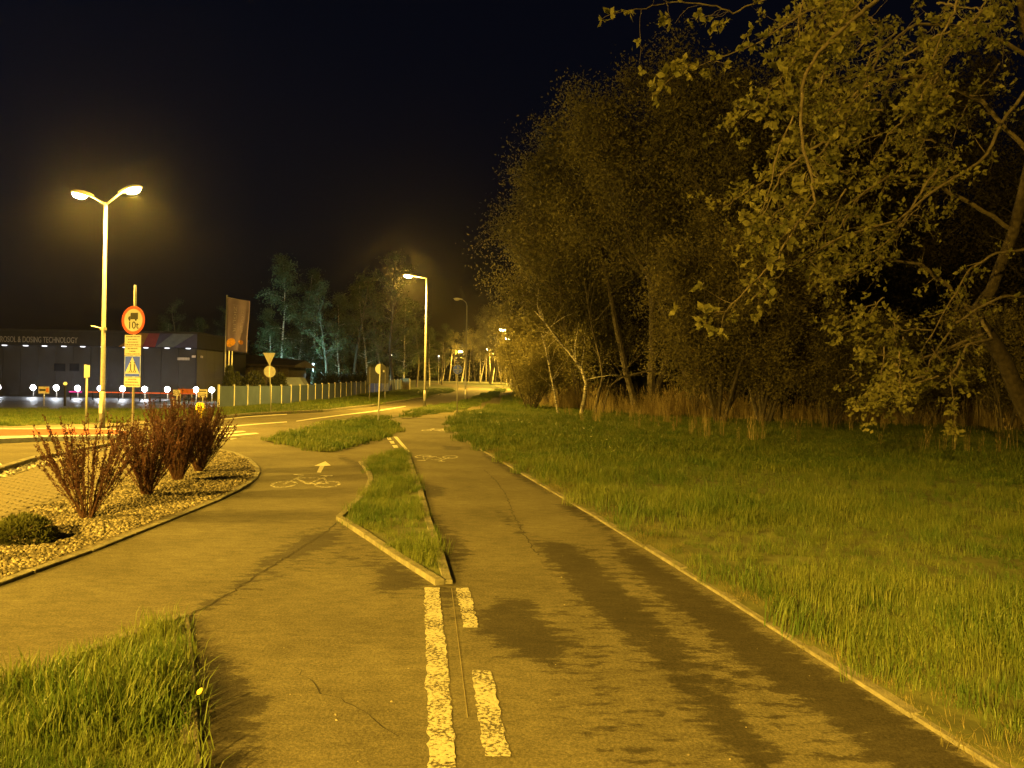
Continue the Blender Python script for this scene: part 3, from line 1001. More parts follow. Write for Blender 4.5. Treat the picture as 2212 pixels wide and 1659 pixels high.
def bicycle(org, sx, sy, rot, m, label, flipy=False, flipx=False):
    """flat bicycle symbol: two wheel rings, frame bars, saddle and handlebar"""
    b = MB()
    Z = 0.005

    def ring(cx, cy, ro, ri, n=28):
        for k in range(n):
            a0, a1 = 2 * math.pi * k / n, 2 * math.pi * (k + 1) / n
            b.add([(cx + ri * math.cos(a0), cy + ri * math.sin(a0), Z), (cx + ro * math.cos(a0), cy + ro * math.sin(a0), Z),
                   (cx + ro * math.cos(a1), cy + ro * math.sin(a1), Z), (cx + ri * math.cos(a1), cy + ri * math.sin(a1), Z)], [(0, 1, 2, 3)])

    def bar(x0, y0, x1, y1, wd, dz=0.0):
        d = Vector((x1 - x0, y1 - y0, 0)).normalized(); s = Vector((-d.y, d.x, 0)) * wd / 2
        a, c = Vector((x0, y0, Z + dz)), Vector((x1, y1, Z + dz))
        b.add([a - s, c - s, c + s, a + s], [(0, 1, 2, 3)])
    ring(-0.32, 0.22, 0.19, 0.145)
    ring(0.31, 0.22, 0.19, 0.145)
    bar(-0.32, 0.22, -0.20, 0.74, 0.045, .001)     # fork
    bar(-0.23, 0.58, 0.17, 0.60, 0.045, .002)      # top tube
    bar(-0.24, 0.56, 0.02, 0.22, 0.045, .003)      # down tube
    bar(0.02, 0.22, 0.20, 0.70, 0.045, .004)       # seat tube
    bar(0.00, 0.22, 0.33, 0.22, 0.055, .005)       # chain stay
    bar(0.31, 0.22, 0.18, 0.58, 0.035, .006)       # seat stay
    bar(0.10, 0.72, 0.29, 0.72, 0.06, .007)        # saddle
    bar(-0.34, 0.80, -0.17, 0.74, 0.05, .007)      # handlebar
    for i, p in enumerate(b.v):
        x, y = p[0] * sx * (-1 if flipx else 1), (p[1] - 0.45) * sy * (-1 if flipy else 1)
        c, s_ = math.cos(rot), math.sin(rot)
        b.v[i] = (org.x + x * c - y * s_, org.y + x * s_ + y * c, p[2])
    if flipx != flipy:
        b.f = [f[::-1] for f in b.f]
    o = b.build('bicycle_symbol', m, path)
    o['label'] = label
    return o


mark('joint_line', [(975, 1272), (976.2, 1272), (1011, 1552), (1009, 1552)], mat('joint_pale', (.17, .15, .10), .9), path, 'thin pale joint between the lane lines')
gm = grid_mesh('grit', path_poly, 0.5, 0.0, M_ASPH, -0.3, {'dens': lambda P: 9 * vnoise(P, 1.1, 44) ** 2 * (P[:, 1] < 16), 'size': lambda P: 0.16 + 0.2 * vnoise(P, 7, 41)})
GRIT = mobj('grit', gm)


def crack(pix, w_, seed, label):
    rg_ = random.Random(seed)
    P = resample([G(*p) for p in pix], 0.06)
    b_ = MB()
    for i_, p_ in enumerate(P):
        d_ = (P[min(i_ + 1, len(P) - 1)] - P[max(i_ - 1, 0)]).normalized()
        n_ = Vector((-d_.y, d_.x, 0))
        c_ = p_ + n_ * rg_.gauss(0, .012)
        h_ = w_ * rg_.uniform(.25, 1.0) / 2
        b_.v += [(c_.x - n_.x * h_, c_.y - n_.y * h_, .003), (c_.x + n_.x * h_, c_.y + n_.y * h_, .003)]
        if i_:
            b_.f.append((2 * i_ - 2, 2 * i_, 2 * i_ + 1, 2 * i_ - 1))
    o_ = b_.build('crack', mat('crack_dark', (.022, .020, .016), 1.0), path)
    o_['label'] = label


crack([(733, 1126), (690, 1158), (640, 1190), (560, 1240), (480, 1292), (400, 1334)], .022, 1, 'dark open seam between the two lanes')
crack([(1045, 1014), (1075, 1042), (1095, 1075), (1112, 1118), (1140, 1168), (1165, 1200)], .016, 2, 'wandering crack in the right lane')
crack([(700, 985), (745, 992), (779, 1002)], .03, 3, 'short dark crack at the far tip of the grass island')
crack([(860, 1590), (760, 1520), (700, 1500), (640, 1440)], .006, 4, 'hairline crack in the near left lane')
tag(GRIT, 'small grit and leaf crumbs strewn on the cycle path', 'grit', kind='stuff')

bicycle(G(670, 1038), 1.05, 2.1, R(8), M_PAINT_W, 'worn bicycle symbol below the arrow')
bicycle(G(937, 991), 0.95, 1.9, R(-2), M_PAINT_W, 'worn upside-down bicycle symbol on the right lane', True, True)
bicycle(G(944, 928.5), 0.92, 1.9, R(-2), M_PAINT_F, 'distant bicycle symbol on the right lane')
# road lines
mark('centre_line', [(467, 924.5), (560, 916.2), (620, 911.8), (620, 910.2), (560, 914.3), (467, 922)], M_PAINT_F, road, 'centre line left piece', -0.004)
mark('centre_line', [(640, 910.2), (675, 905.3), (740, 897), (812, 888.7), (877, 878.2), (876, 876.9), (812, 886.6), (740, 895.3), (674, 903.6), (640, 908.8)], M_PAINT_F, road, 'centre line running to the bend', -0.004)
mark('edge_line', [(462, 908.5), (537, 900.5), (620, 895.4), (620, 893.9), (537, 898.8), (462, 906.8)], M_PAINT_F, road, 'edge line below the fence lawn', -0.003)
for q in ([(498, 951), (587, 941.6), (587, 939.2), (498, 947.5)], [(470, 945), (560, 936.2), (552, 934.6), (468, 941.6)], [(455, 939.5), (532, 932), (524, 930.6), (452, 936.6)],
          [(440, 934), (506, 928.2), (500, 927), (438, 931.6)]):
    mark('zebra_stripe', q, M_PAINT_F, road, None, -0.003)
mark('road_arrow', [(-30, 1008), (0, 999), (8, 1006), (-8, 1010)], M_PAINT_F, road, 'white marking cut by the picture edge', -0.004)

# ================================================================== traffic island, brick paving, gravel
isl = gpoly([(-500, 955), (-200, 946), (0, 933), (60, 933), (150, 931), (260, 934), (292, 941), (285, 948), (200, 950), (105, 952), (0, 957), (-200, 972), (-500, 985)])
t = thing('traffic_island', 'raised red-paved traffic island with pale kerb at the foot of the twin lamp', 'traffic island')
MB().slab([(p.x, p.y) for p in isl], -0.02, 0.10).build('kerb', M_KERB2, t)
ins = [(p.x, p.y) for p in gpoly([(-480, 957), (-200, 948.5), (0, 935), (60, 935), (150, 933), (255, 936), (282, 941.5), (270, 945.5), (200, 947), (105, 948), (0, 950), (-200, 964), (-480, 978)])]
MB().slab(ins, 0.06, 0.106).build('red_paving', M_REDP, t)

base = ngon_sheet('brick_paving', gpoly(BRICKS), 0.014, mat('paving_joint', (0.10, 0.09, 0.07), 1.0))
tag(base, kind='structure', label='brick paving strip behind the gravel bed')
bp = [(p.x, p.y) for p in gpoly(BRICKS)]
ang = math.atan2(gpoly([(262, 1030)])[0].y - gpoly([(0, 1124)])[0].y, gpoly([(262, 1030)])[0].x - gpoly([(0, 1124)])[0].x) + math.pi / 2
ca, sa_ = math.cos(ang), math.sin(ang)
cand = []
for i in range(-140, 141):
    for j in range(-90, 91):
        lx, ly = i * 0.104, j * 0.206 + (0.103 if i % 2 else 0)
        x, y = -6.5 + ly * ca - lx * sa_, 11.5 + ly * sa_ + lx * ca
        cand.append((x, y))
cand = np.array(cand)
cand = cand[poly_mask(cand, bp) > 0.06]
cand = cand[np.argsort(np.hypot(cand[:, 0], cand[:, 1]) + 100 * (cand[:, 0] < -0.70 * cand[:, 1]))]
brick_me = MB().bbox((0, 0, 0), (0.198, 0.098, 0.06), 0.006).mesh('brick', M_BRICK)
rest = MB()
for k, (x, y) in enumerate(cand):
    rot = ang + random.uniform(-.012, .012)
    z = -0.006 + random.uniform(-.003, .003)
    if k < 300:
        mobj('brick', brick_me, base, (x, y, z), (random.uniform(-.01, .01), random.uniform(-.01, .01), rot))
    else:
        rest.bbox((x, y, z), (0.198, 0.098, 0.06), 0.006, Matrix.Rotation(rot, 3, 'Z'))
tag(rest.build('bricks', M_BRICK, base), kind='stuff')


def stone(name, m, seed, r):
    rg = random.Random(seed)
    bm = bmesh.new()
    bmesh.ops.create_icosphere(bm, subdivisions=1, radius=r)
    for v in bm.verts:
        v.co *= rg.uniform(0.7, 1.15)
        v.co.z *= 0.7
    me = bpy.data.meshes.new(name)
    bm.to_mesh(me); bm.free()
    me.materials.append(m)
    return bpy.data.objects.new(name, me)


M_GRAVV = leafmat('gravel_tone', (0.06, 0.054, 0.04), (0.24, 0.215, 0.165), 0.0, 0.9, 3.0)
M_COBV = leafmat('cobble_tone', (0.20, 0.20, 0.20), (0.50, 0.49, 0.47), 0.0, 0.9, 3.0)
SG_GRAV = scatter_group('scatter_gravel', [stone('gravel_stone', M_GRAVV, s, 0.020) for s in range(4)], 1.0, 0.5, 1.35, 0.9)
SG_COB = scatter_group('scatter_cobbles', [stone('cobble', M_COBV, s + 9, 0.05) for s in range(4)], 1.0, 0.6, 1.3, 0.6)
bed = gpoly(BED)
GRIT.modifiers.new('scatter', 'NODES').node_group = SG_GRAV
tag(ngon_sheet('gravel_bed', bed, 0.015, mat('bed_soil', (0.11, 0.095, 0.07), 1.0, 0.4, 12, bump=0.6)), kind='structure', label='gravel planting bed with dark red shrubs')
gm = grid_mesh('gravel', bed, 0.12, 0.016, M_GRAV, -0.07, {'dens': lambda P: 680 * (P[:, 0] > -P[:, 1] * 0.75 - 1), 'size': lambda P: 0.8 + 0.5 * vnoise(P, 3, 2)})
o = mobj('gravel', gm); o.modifiers.new('scatter', 'NODES').node_group = SG_GRAV
tag(o, 'loose pale gravel covering the planting bed', 'gravel', kind='stuff')
cob = gpoly(COBBLE)
tag(ngon_sheet('stone_strip', cob, 0.02, mat('strip_soil', (0.14, 0.13, 0.11), 1.0)), kind='structure', label='strip of pale stones between kerb and brick paving')
gm = grid_mesh('cobbles', cob, 0.12, 0.025, M_COB, -0.02, {'dens': lambda P: 130 + 0 * P[:, 0], 'size': lambda P: 1 + 0 * P[:, 0]})
o = mobj('cobbles', gm); o.modifiers.new('scatter', 'NODES').node_group = SG_COB
tag(o, 'pale rounded stones packed beside the road kerb', 'stones', kind='stuff')

# closed dandelion leaning out over the edging
t = thing('dandelion', 'single closed dandelion leaning over the path edge at the lower left', 'flower', G(404, 1548, 0.02))
hp_ = G(415, 1519, 0.0) - G(404, 1548, 0.0)
MB().tube([(0, 0, 0), (.02, .0, .07), (.045, .01, .105)], .003, 5).build('stem', M_GRASS, t)
MB().lathe([(.004, 0), (.011, .008), (.012, .02), (.007, .034), (.002, .036)], 8, (.045, .01, .103), Matrix.Rotation(R(40), 3, 'Y')).build('flower_head', mat('dandelion_yellow', (.75, .60, .12), .7), t, True)

# ================================================================== shrubs


def leaves_mesh(name, P, size, m, seed, aspect=0.5, up=0.0, D=None):
    """one rhombic leaf per point"""
    rg = np.random.RandomState(seed)
    n = len(P)
    d = rg.normal(size=(n, 3)); d[:, 2] += up
    if D is not None:
        d = d * 0.6 + D
    d /= np.linalg.norm(d, axis=1)[:, None]
    q = rg.normal(size=(n, 3))
    s = np.cross(d, q); s /= (np.linalg.norm(s, axis=1)[:, None] + 1e-9)
    L = (size * rg.uniform(0.6, 1.3, n))[:, None]
    W = L * aspect * 0.5
    nn = np.cross(d, s)
    V = np.empty((n, 4, 3))
    V[:, 0] = P
    V[:, 1] = P + d * L * 0.5 + s * W + nn * L * 0.08
    V[:, 2] = P + d * L
    V[:, 3] = P + d * L * 0.5 - s * W + nn * L * 0.08
    me = bpy.data.meshes.new(name)
    me.vertices.add(n * 4); me.loops.add(n * 4); me.polygons.add(n)
    me.vertices.foreach_set('co', V.ravel().astype(np.float32))
    me.loops.foreach_set('vertex_index', np.arange(n * 4, dtype=np.int32))
    me.polygons.foreach_set('loop_start', np.arange(0, n * 4, 4, dtype=np.int32))
    me.materials.append(m)
    me.update(calc_edges=True)
    return me


def barberry(seed, H, W, n=62):
    rg = random.Random(seed)
    wood, P, D = MB(), [], []
    for i in range(n):
        a = rg.uniform(0, 6.283)
        r = math.sqrt(rg.random())
        h = H * rg.uniform(0.6, 1.05) * (1.05 - 0.22 * r)
        ex, ey = W * 0.5 * r * math.cos(a), W * 0.5 * r * math.sin(a)
        pts = []
        for k in range(7):
            t = k / 6
            s = t ** (0.85 + .35 * rg.random() * 0 + .2)
            pts.append(Vector((0.05 * math.cos(a) + ex * s + rg.gauss(0, .008), 0.05 * math.sin(a) + ey * s + rg.gauss(0, .008), h * t)))
        wood.tube(pts, [0.007 * (1 - .7 * k / 6) for k in range(7)], 4, False)
        subs = [pts]
        for _ in range(3):
            k = rg.randint(2, 5)
            p0 = pts[k]
            dr = (pts[k + 1] - pts[k]).normalized() + Vector((rg.gauss(0, .22), rg.gauss(0, .22), .35))
            ln = H * rg.uniform(.12, .3)
            sp = [p0 + dr.normalized() * ln * j / 3 for j in range(4)]
            wood.tube(sp, [.004, .003, .003, .002], 3, False)
            subs.append(sp)
        for sp in subs:
            for p0, p1 in zip(sp[:-1], sp[1:]):
                m_ = max(2, int((p1 - p0).length / 0.0085))
                for j in range(m_):
                    if p0.z < H * .12 and rg.random() < .7:
                        continue
                    P.append(p0.lerp(p1, rg.random()) + Vector((rg.gauss(0, .006), rg.gauss(0, .006), 0)))
                    D.append((p1 - p0).normalized())
    P = np.array(P); D = np.array([tuple(d) for d in D])
    return wood.mesh('stems', M_STEM_R), leaves_mesh('leaves', P, 0.026, M_LEAF_R, seed, 0.6, 0.2, D)


bush_spec = [(188, 1117, 1.22, 1.05, 'nearest dark red barberry bush in the gravel bed'), (318, 1068, 1.12, 0.95, 'second dark red barberry bush from the viewer in the gravel bed'),
             (384, 1036, 1.32, 1.05, 'third dark red barberry bush, tallest and densest in the gravel bed'), (430, 1017, 1.25, 1.15, 'farthest dark red barberry bush in front of the yellow bollard')]
for i, (u, v, H, W, lab) in enumerate(bush_spec):
    t = thing('barberry_bush', lab, 'shrub', G(u, v, 0.02), random.uniform(0, 6), 'barberry bushes in the gravel bed')
    a, b_ = barberry(40 + i, H, W, (46, 60, 88, 74)[i])
    mobj('stems', a, t); mobj('leaves', b_, t)

# one long bare shoot leaning out of the nearest bush, part of it
# low evergreen at the left edge
rg = np.random.RandomState(3)
P = rg.normal(size=(5200, 3)); P /= np.linalg.norm(P, axis=1)[:, None]; P *= (rg.uniform(0.5, 1, 5200) ** 0.4)[:, None]
P[:, 2] = np.abs(P[:, 2]) * 0.20; P[:, 0] *= 0.36; P[:, 1] *= 0.30
P *= (0.8 + 0.4 * vnoise(P[:, :2], 9, 2))[:, None]
t = thing('low_evergreen', 'low spreading evergreen shrub on the gravel at the left edge', 'shrub', G(44, 1164, 0.02))
mobj('foliage', leaves_mesh('foliage', P, 0.042, M_LEAF_T, 3, 0.4, 0.4), t)
stm = MB()
for k in range(14):
    a = k * 0.45
    stm.tube([(0, 0, 0), (0.2 * math.cos(a), .15 * math.sin(a), .1), (.4 * math.cos(a), .28 * math.sin(a), .17)], [.01, .006, .003], 4, False)
stm.build('stems', M_BARK, t)

# ================================================================== trees


def grow(rg, p0, d0, L, n, wob, bias):
    pts, d = [Vector(p0)], Vector(d0).normalized()
    for k in range(n):
        d = (d + Vector((rg.gauss(0, wob), rg.gauss(0, wob), rg.gauss(0, wob))) + Vector(bias)).normalized()
        pts.append(pts[-1] + d * L / n)
    return pts


def tree_meshes(seed, H, spread, tr, stems=1, limbs=14, subs=6, per=26, leaf=0.12, start=0.2, updir=0.7, droop=-0.02, sc_=0.35, leafm=None, bark=None, aspect=0.45, lean=0.08, shape=0.5):
    rg = random.Random(seed)
    wood, P = MB(), []
    for s in range(stems):
        a = rg.uniform(0, 6.283)
        ln = lean * (1.0 if stems == 1 else 3.0)
        d0 = Vector((ln * math.cos(a) * rg.uniform(.5, 1.5), ln * math.sin(a) * rg.uniform(.5, 1.5), 1))
        h = H * (1.0 if s == 0 else rg.uniform(.7, .98))
        tp = grow(rg, (rg.gauss(0, .15 * (stems > 1)), rg.gauss(0, .15 * (stems > 1)), -0.15), d0, h, 12, 0.045, (0, 0, 0.04))
        r0 = tr * (1 if s == 0 else .75)
        wood.tube(tp, [r0 * (1 - .9 * k / 12) + .01 for k in range(13)], 7, False)
        nl = max(4, limbs // stems)
        for i in range(nl):
            t = start + (1 - start) * (i + rg.random()) / nl
            t = min(t, 0.985)
            k = t * 12; k0 = int(k)
            p0 = tp[k0].lerp(tp[min(k0 + 1, 12)], k - k0)
            az = rg.uniform(0, 6.283)
            prof = math.sin(math.pi * min(1, (t - start) / (1 - start) * (1 - shape) + shape * .5 + .12)) ** .8
            ll = max(0.5, spread * prof * rg.uniform(.65, 1.1))
            d = Vector((math.cos(az), math.sin(az), updir * rg.uniform(.5, 1.4)))
            lp = grow(rg, p0, d, ll, 6, .12, (0, 0, droop))
            rr = max(.012, r0 * .38 * (1 - t * .6))
            wood.tube(lp, [rr * (1 - .85 * k / 6) for k in range(7)], 4, False)
            for j in range(subs):
                kk = rg.uniform(1.2, 6); k1 = min(int(kk), 5)
                q0 = lp[k1].lerp(lp[k1 + 1], kk - k1)
                dd = (lp[k1 + 1] - lp[k1]).normalized() + Vector((rg.gauss(0, .6), rg.gauss(0, .6), rg.gauss(.1, .5) + updir * .3))
                sl = ll * rg.uniform(.2, .45)
                sp = grow(rg, q0, dd, sl, 4, .15, (0, 0, droop * 2))
                wood.tube(sp, [rr * .35, rr * .3, rr * .2, rr * .15, rr * .08], 3, False)
                for _ in range(per):
                    q = sp[rg.randint(1, 4)]
                    P.append((q.x + rg.gauss(0, sc_), q.y + rg.gauss(0, sc_), q.z + rg.gauss(0, sc_ * .8)))
    P = np.array(P)
    P = P[P[:, 2] > 0.3]
    return wood.mesh('trunk', bark or M_BARKD), leaves_mesh('crown', P, leaf, leafm or M_LEAF_W, seed, aspect, 0.3)


def plant(name, label, cat, meshes, loc, rz=0.0, s=1.0, group=None):
    t = thing(name, label, cat, loc, rz, group)
    t.scale = (s, s, s)
    mobj('trunk', meshes[0], t)
    mobj('crown', meshes[1], t)
    return t


def on(u, d, z=0.0):
    X = ray(u, CY)[0]
    return Vector((X * d, d, zt(d) + z))


W1 = tree_meshes(101, 15, 5.2, 0.24, 3, 48, 9, 140, 0.18, 0.04, .7, .01, .48, lean=.05)
W2 = tree_meshes(102, 17, 6.0, 0.30, 2, 48, 9, 150, 0.18, 0.14, .7, .0, .52)
W3 = tree_meshes(103, 16, 5.5, 0.26, 4, 52, 9, 130, 0.18, 0.26, .9, .02, .50, lean=.06)
W4 = tree_meshes(106, 17, 6.2, 0.26, 3, 48, 9, 145, 0.18, 0.40, .8, .01, .55)


def dark(ms):  # same tree, shade painted into a darker leaf colour
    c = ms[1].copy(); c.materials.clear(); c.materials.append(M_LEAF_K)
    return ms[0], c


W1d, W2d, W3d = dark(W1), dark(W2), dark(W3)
SH = tree_meshes(104, 7.5, 3.2, 0.09, 9, 72, 6, 120, 0.13, 0.08, 1.3, .04, .26, lean=.14)
SH2 = tree_meshes(105, 5.0, 2.6, 0.06, 8, 48, 6, 80, 0.12, 0.05, 1.0, .02, .24, lean=.16)
GRP = 'leafy trees along the far edge of the meadow'
plant('willow_tree', 'leafy tree at the left end of the tree mass, nearest the far path lamps', 'tree', W1, on(1200, 55), 0.4, 0.94, GRP)
plant('willow_tree', 'tall leafy tree rising behind the white birch stem', 'tree', W2, on(1262, 51), 2.0, 1.0, GRP)
plant('willow_tree', 'broad leafy tree arching over the dark gap', 'tree', W4, on(1395, 46), 1.1, 1.08, GRP)
plant('willow_tree', 'tallest leafy tree right of the dark gap', 'tree', W4, on(1520, 42), 3.9, 1.04, GRP)
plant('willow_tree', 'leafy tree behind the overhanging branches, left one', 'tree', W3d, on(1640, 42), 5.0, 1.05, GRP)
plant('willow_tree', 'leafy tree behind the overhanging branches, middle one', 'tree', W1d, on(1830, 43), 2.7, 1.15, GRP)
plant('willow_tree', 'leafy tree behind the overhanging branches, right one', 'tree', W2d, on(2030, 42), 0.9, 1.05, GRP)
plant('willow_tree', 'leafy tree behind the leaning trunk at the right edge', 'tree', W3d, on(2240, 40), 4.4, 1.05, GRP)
plant('willow_tree', 'slim leafy tree far back, left of the leafy tree mass', 'tree', W1, on(1158, 66), 0.9, 0.60, GRP)
plant('willow_tree', 'small dark tree leaning over the far path lamps', 'tree', W3, on(1060, 152), 5.4, 0.95, GRP)
plant('willow_tree', 'low leafy tree right beside the far path lamps', 'tree', W3, on(1112, 96), 2.6, 0.42, GRP)
GS = 'upright willow bushes at the meadow edge'
plant('willow_bush', 'upright willow bush right of the dark gap, tallest of the bushes', 'shrub', SH, on(1555, 36), 0.3, 1.22, GS)
plant('willow_bush', 'dense willow bush behind the dry reeds, right of the tallest bush', 'shrub', SH, on(1650, 36), 2.2, 1.1, GS)
plant('willow_bush', 'dark bush behind the hanging yellow leaf clusters', 'shrub', SH2, on(1800, 34.5), 1.2, 1.0, GS)
plant('willow_bush', 'dark bush left of the leaning trunk', 'shrub', SH2, on(1980, 34), 3.1, 1.0, GS)
plant('willow_bush', 'dark bush at the right picture edge', 'shrub', SH2, on(2170, 33), 4.8, 1.1, GS)
plant('willow_bush', 'low bush left of the white birch stem', 'shrub', SH2, on(1150, 50), 0.8, 0.9, GS)
plant('willow_bush', 'low bush farthest back by the cycle path', 'shrub', SH2, on(1148, 58), 2.8, 0.9, GS)


def stem_tree(label, pix, d, r, m, seed, twigs=10):
    """slim tree whose stem follows the given line"""
    rg = random.Random(seed)
    t = thing('slim_birch', label, 'tree', (0, 0, 0), group='slim bare stems before the leafy trees')
    P = [A(u, v, d + k * .25) for k, (u, v) in enumerate(pix)]
    P[0].z = -0.1
    Q = []
    for i in range(len(P) - 1):
        for k in range(4):
            Q.append(P[i].lerp(P[i + 1], k / 4) + Vector((rg.gauss(0, .01), 0, 0)))
    Q.append(P[-1])
    base = Q[0].copy()
    t.location = base
    wd = MB().tube([q - base for q in Q], [r * (1 - .85 * i / len(Q)) for i in range(len(Q))], 7, False)
    L = []
    for _ in range(twigs):
        k = rg.randint(len(Q) // 3, len(Q) - 2)
        tp = grow(rg, Q[k] - base, (rg.uniform(-1, 1), rg.uniform(-.6, .6), rg.uniform(.3, 1.2)), rg.uniform(1, 2.6), 5, .15, (0, 0, .03))
        wd.tube(tp, [r * .35 * (1 - .8 * i / 5) for i in range(6)], 4, False)
        for _ in range(14):
            q = tp[rg.randint(2, 5)]
            L.append((q.x + rg.gauss(0, .25), q.y + rg.gauss(0, .25), q.z + rg.gauss(0, .25)))
    wd.build('trunk', m, t)
    mobj('crown', leaves_mesh('crown', np.array(L), .11, M_LEAF_W, seed), t)


stem_tree('white birch stem curving left, brightest of the slim stems', [(1253, 893), (1262, 860), (1266, 830), (1256, 795), (1232, 765), (1205, 735), (1180, 700), (1155, 672)], 43, .11, M_BIRCH, 1)
stem_tree('thin pale stem left of the curved white birch', [(1206, 892), (1198, 850), (1190, 810), (1182, 770), (1170, 720)], 43.5, .06, M_BIRCH, 2)
stem_tree('grey forked stem right of the curved white birch', [(1284, 893), (1293, 850), (1302, 815), (1295, 770), (1282, 720), (1272, 670), (1262, 600)], 43.5, .10, M_BARKD, 3, 14)
stem_tree('thin grey stem leaning right into the dark gap', [(1300, 893), (1315, 840), (1350, 800), (1390, 760), (1420, 740)], 44, .05, M_BARKD, 4, 6)
# bough bending over the dark gap
t = thing('fallen_bough', 'bare bough arching low over the dark gap between the trees', 'branch')
pp = [A(1310, 838, 43), A(1345, 815, 42.5), (A(1400, 801, 42)), A(1450, 812, 41.5), A(1500, 828, 41), A(1560, 858, 40.5), A(1600, 905, 40.2)]
tw = MB().tube(pp, [.03, .05, .06, .07, .08, .09, .10], 6)
rgt = random.Random(5)
for _ in range(10):
    k = rgt.randint(0, 4)
    q = grow(rgt, pp[k], (rgt.uniform(-1, 1), 0, rgt.uniform(-.3, .7)), rgt.uniform(.8, 2), 4, .2, (0, 0, 0))
    tw.tube(q, [.025, .02, .015, .01, .005], 3, False)
tw.build('bough', M_BARKD, t)

# thicket behind the meadow trees: one dark mass of twigs and leaves
rgk = np.random.RandomState(21)
n = 30000
Pk = np.column_stack([rgk.uniform(3, 62, n), np.zeros(n), rgk.uniform(0, 1, n)])
Pk[:, 1] = 58 - (Pk[:, 0] - 3) * 0.10 + rgk.uniform(0, 6, n)
Pk[:, 2] = 0.05 + Pk[:, 2] * (3.2 + 3.5 * vnoise(Pk[:, :2], .5, 31))
tag(mobj('thicket', leaves_mesh('thicket', Pk, .55, M_LEAF_D, 22, .6, .3)), 'dark thicket closing the gaps behind the meadow trees', 'thicket', kind='stuff')

# ---- near overhanging tree at the right
rgn = random.Random(11)
near = thing('overhanging_tree', 'near tree at the right with leaning trunk and hanging leafy branches', 'tree', (13.6, 19, 0))
NB = Vector(near.location)
nw, CL = MB(), []   # wood, cluster points
nt_ = MB()


def spray(pts, r0, ntw, clus, twl=0.7):
    pts = [Vector(p) for p in pts]
    fine = []
    for i in range(len(pts) - 1):
        for k in range(4):
            fine.append(pts[i].lerp(pts[i + 1], k / 4) + Vector((rgn.gauss(0, .012), rgn.gauss(0, .02), rgn.gauss(0, .012))))
    fine.append(pts[-1])
    n = len(fine)
    nw.tube([p - NB for p in fine], [r0 * (1 - .85 * i / n) + .003 for i in range(n)], 5, False)
    for _ in range(ntw):
        k = rgn.randint(2, n - 1)
        dd = (fine[k] - fine[k - 1]).normalized() * .9 + Vector((rgn.gauss(0, .7), rgn.gauss(0, .7), rgn.gauss(-.1, .6)))
        tp = grow(rgn, fine[k], dd, twl * rgn.uniform(.4, 1.3), 4, .25, (0, 0, -.03))
        nw.tube([p - NB for p in tp], [max(.003, r0 * .22)] * 2 + [.004, .003, .002], 3, False)
        for j in range(clus):
            q = tp[rgn.randint(2, 4)]
            CL.append(q + Vector((rgn.gauss(0, .07), rgn.gauss(0, .07), rgn.gauss(0, .07))))
    CL.append(fine[-1]); CL.append(fine[-2])


def px(poly, d0, d1):
    n = len(poly)
    return [A(u, v, d0 + (d1 - d0) * i / (n - 1)) for i, (u, v) in enumerate(poly)]


# trunk and big limbs
trunk = [Vector((13.6, 19, -0.2))] + px([(2212, 880), (2170, 781), (2142, 733), (2114, 696), (2111, 668)], 18.6, 17.5)
trunk = trunk + px([(2142, 625), (2190, 500), (2230, 330), (2230, 120), (2180, -120)], 17.4, 15)
nt_.tube([p - NB for p in trunk], [.28, .19, .17, .165, .15, .14, .12, .11, .10, .08, .05], 10, False)
nt_.build('trunk', mat('bark_dark', (0.065, 0.054, 0.04), .95, .4, 9, bump=.8, bscale=30), near, True)  # trunk bark darker than the branches
heroes = [
    ([(2010, -130), (1892, 0), (1847, 40), (1779, 99), (1734, 171), (1730, 248), (1736, 324), (1757, 392), (1761, 437), (1712, 495), (1680, 558), (1622, 617), (1568, 671), (1530, 677)], 12.5, 11.0, .055, 30, 2),
    ([(1900, -60), (1847, 18), (1725, 117), (1703, 149), (1667, 189), (1649, 239)], 12.6, 12.0, .03, 16, 3),
    ([(1716, 252), (1685, 311), (1667, 396), (1649, 450), (1624, 486)], 11.8, 11.4, .02, 9, 2),
    ([(2230, 180), (2162, 270), (2117, 351), (2027, 405), (1937, 477), (1824, 509), (1748, 549), (1703, 581), (1622, 648)], 15, 12.5, .05, 30, 2),
    ([(1760, -40), (1640, 0), (1586, 27), (1532, 9), (1442, 2), (1397, 16), (1347, 25)], 12.5, 11.6, .018, 12, 2),
    ([(1800, 0), (1730, 32), (1644, 90), (1577, 117), (1487, 146)], 12.4, 11.6, .022, 15, 3),
    ([(2250, 530), (2212, 540), (2153, 545), (2094, 585), (2040, 675), (1990, 760)], 16, 15, .05, 18, 1),
    ([(2111, 668), (2142, 733), (2090, 745), (2057, 809), (1990, 850), (1924, 889)], 17.5, 15.5, .06, 18, 1),
    ([(2130, 720), (2000, 772), (1930, 790), (1860, 800)], 17.4, 15.5, .05, 12, 1),
    ([(2114, 690), (2050, 620), (1990, 570), (1900, 560), (1830, 600)], 17.5, 14.5, .07, 20, 2),
    ([(2190, 500), (2100, 440), (2000, 380), (1920, 380), (1850, 430), (1800, 520)], 17, 13.5, .07, 26, 2),
    ([(2225, 330), (2120, 220), (2000, 160), (1900, 180), (1830, 260), (1800, 350)], 16, 13, .07, 28, 2),
    ([(2225, 120), (2100, 60), (1980, 50), (1900, 110), (1860, 200)], 15.5, 12.5, .06, 26, 2),
    ([(2240, 640), (2160, 640), (2060, 700), (2010, 780), (1980, 860)], 17, 15, .05, 16, 1),
]
for pl, d0, d1, r0, ntw, cl in heroes:
    spray(px(pl, d0, d1), r0 * .68, ntw, cl)
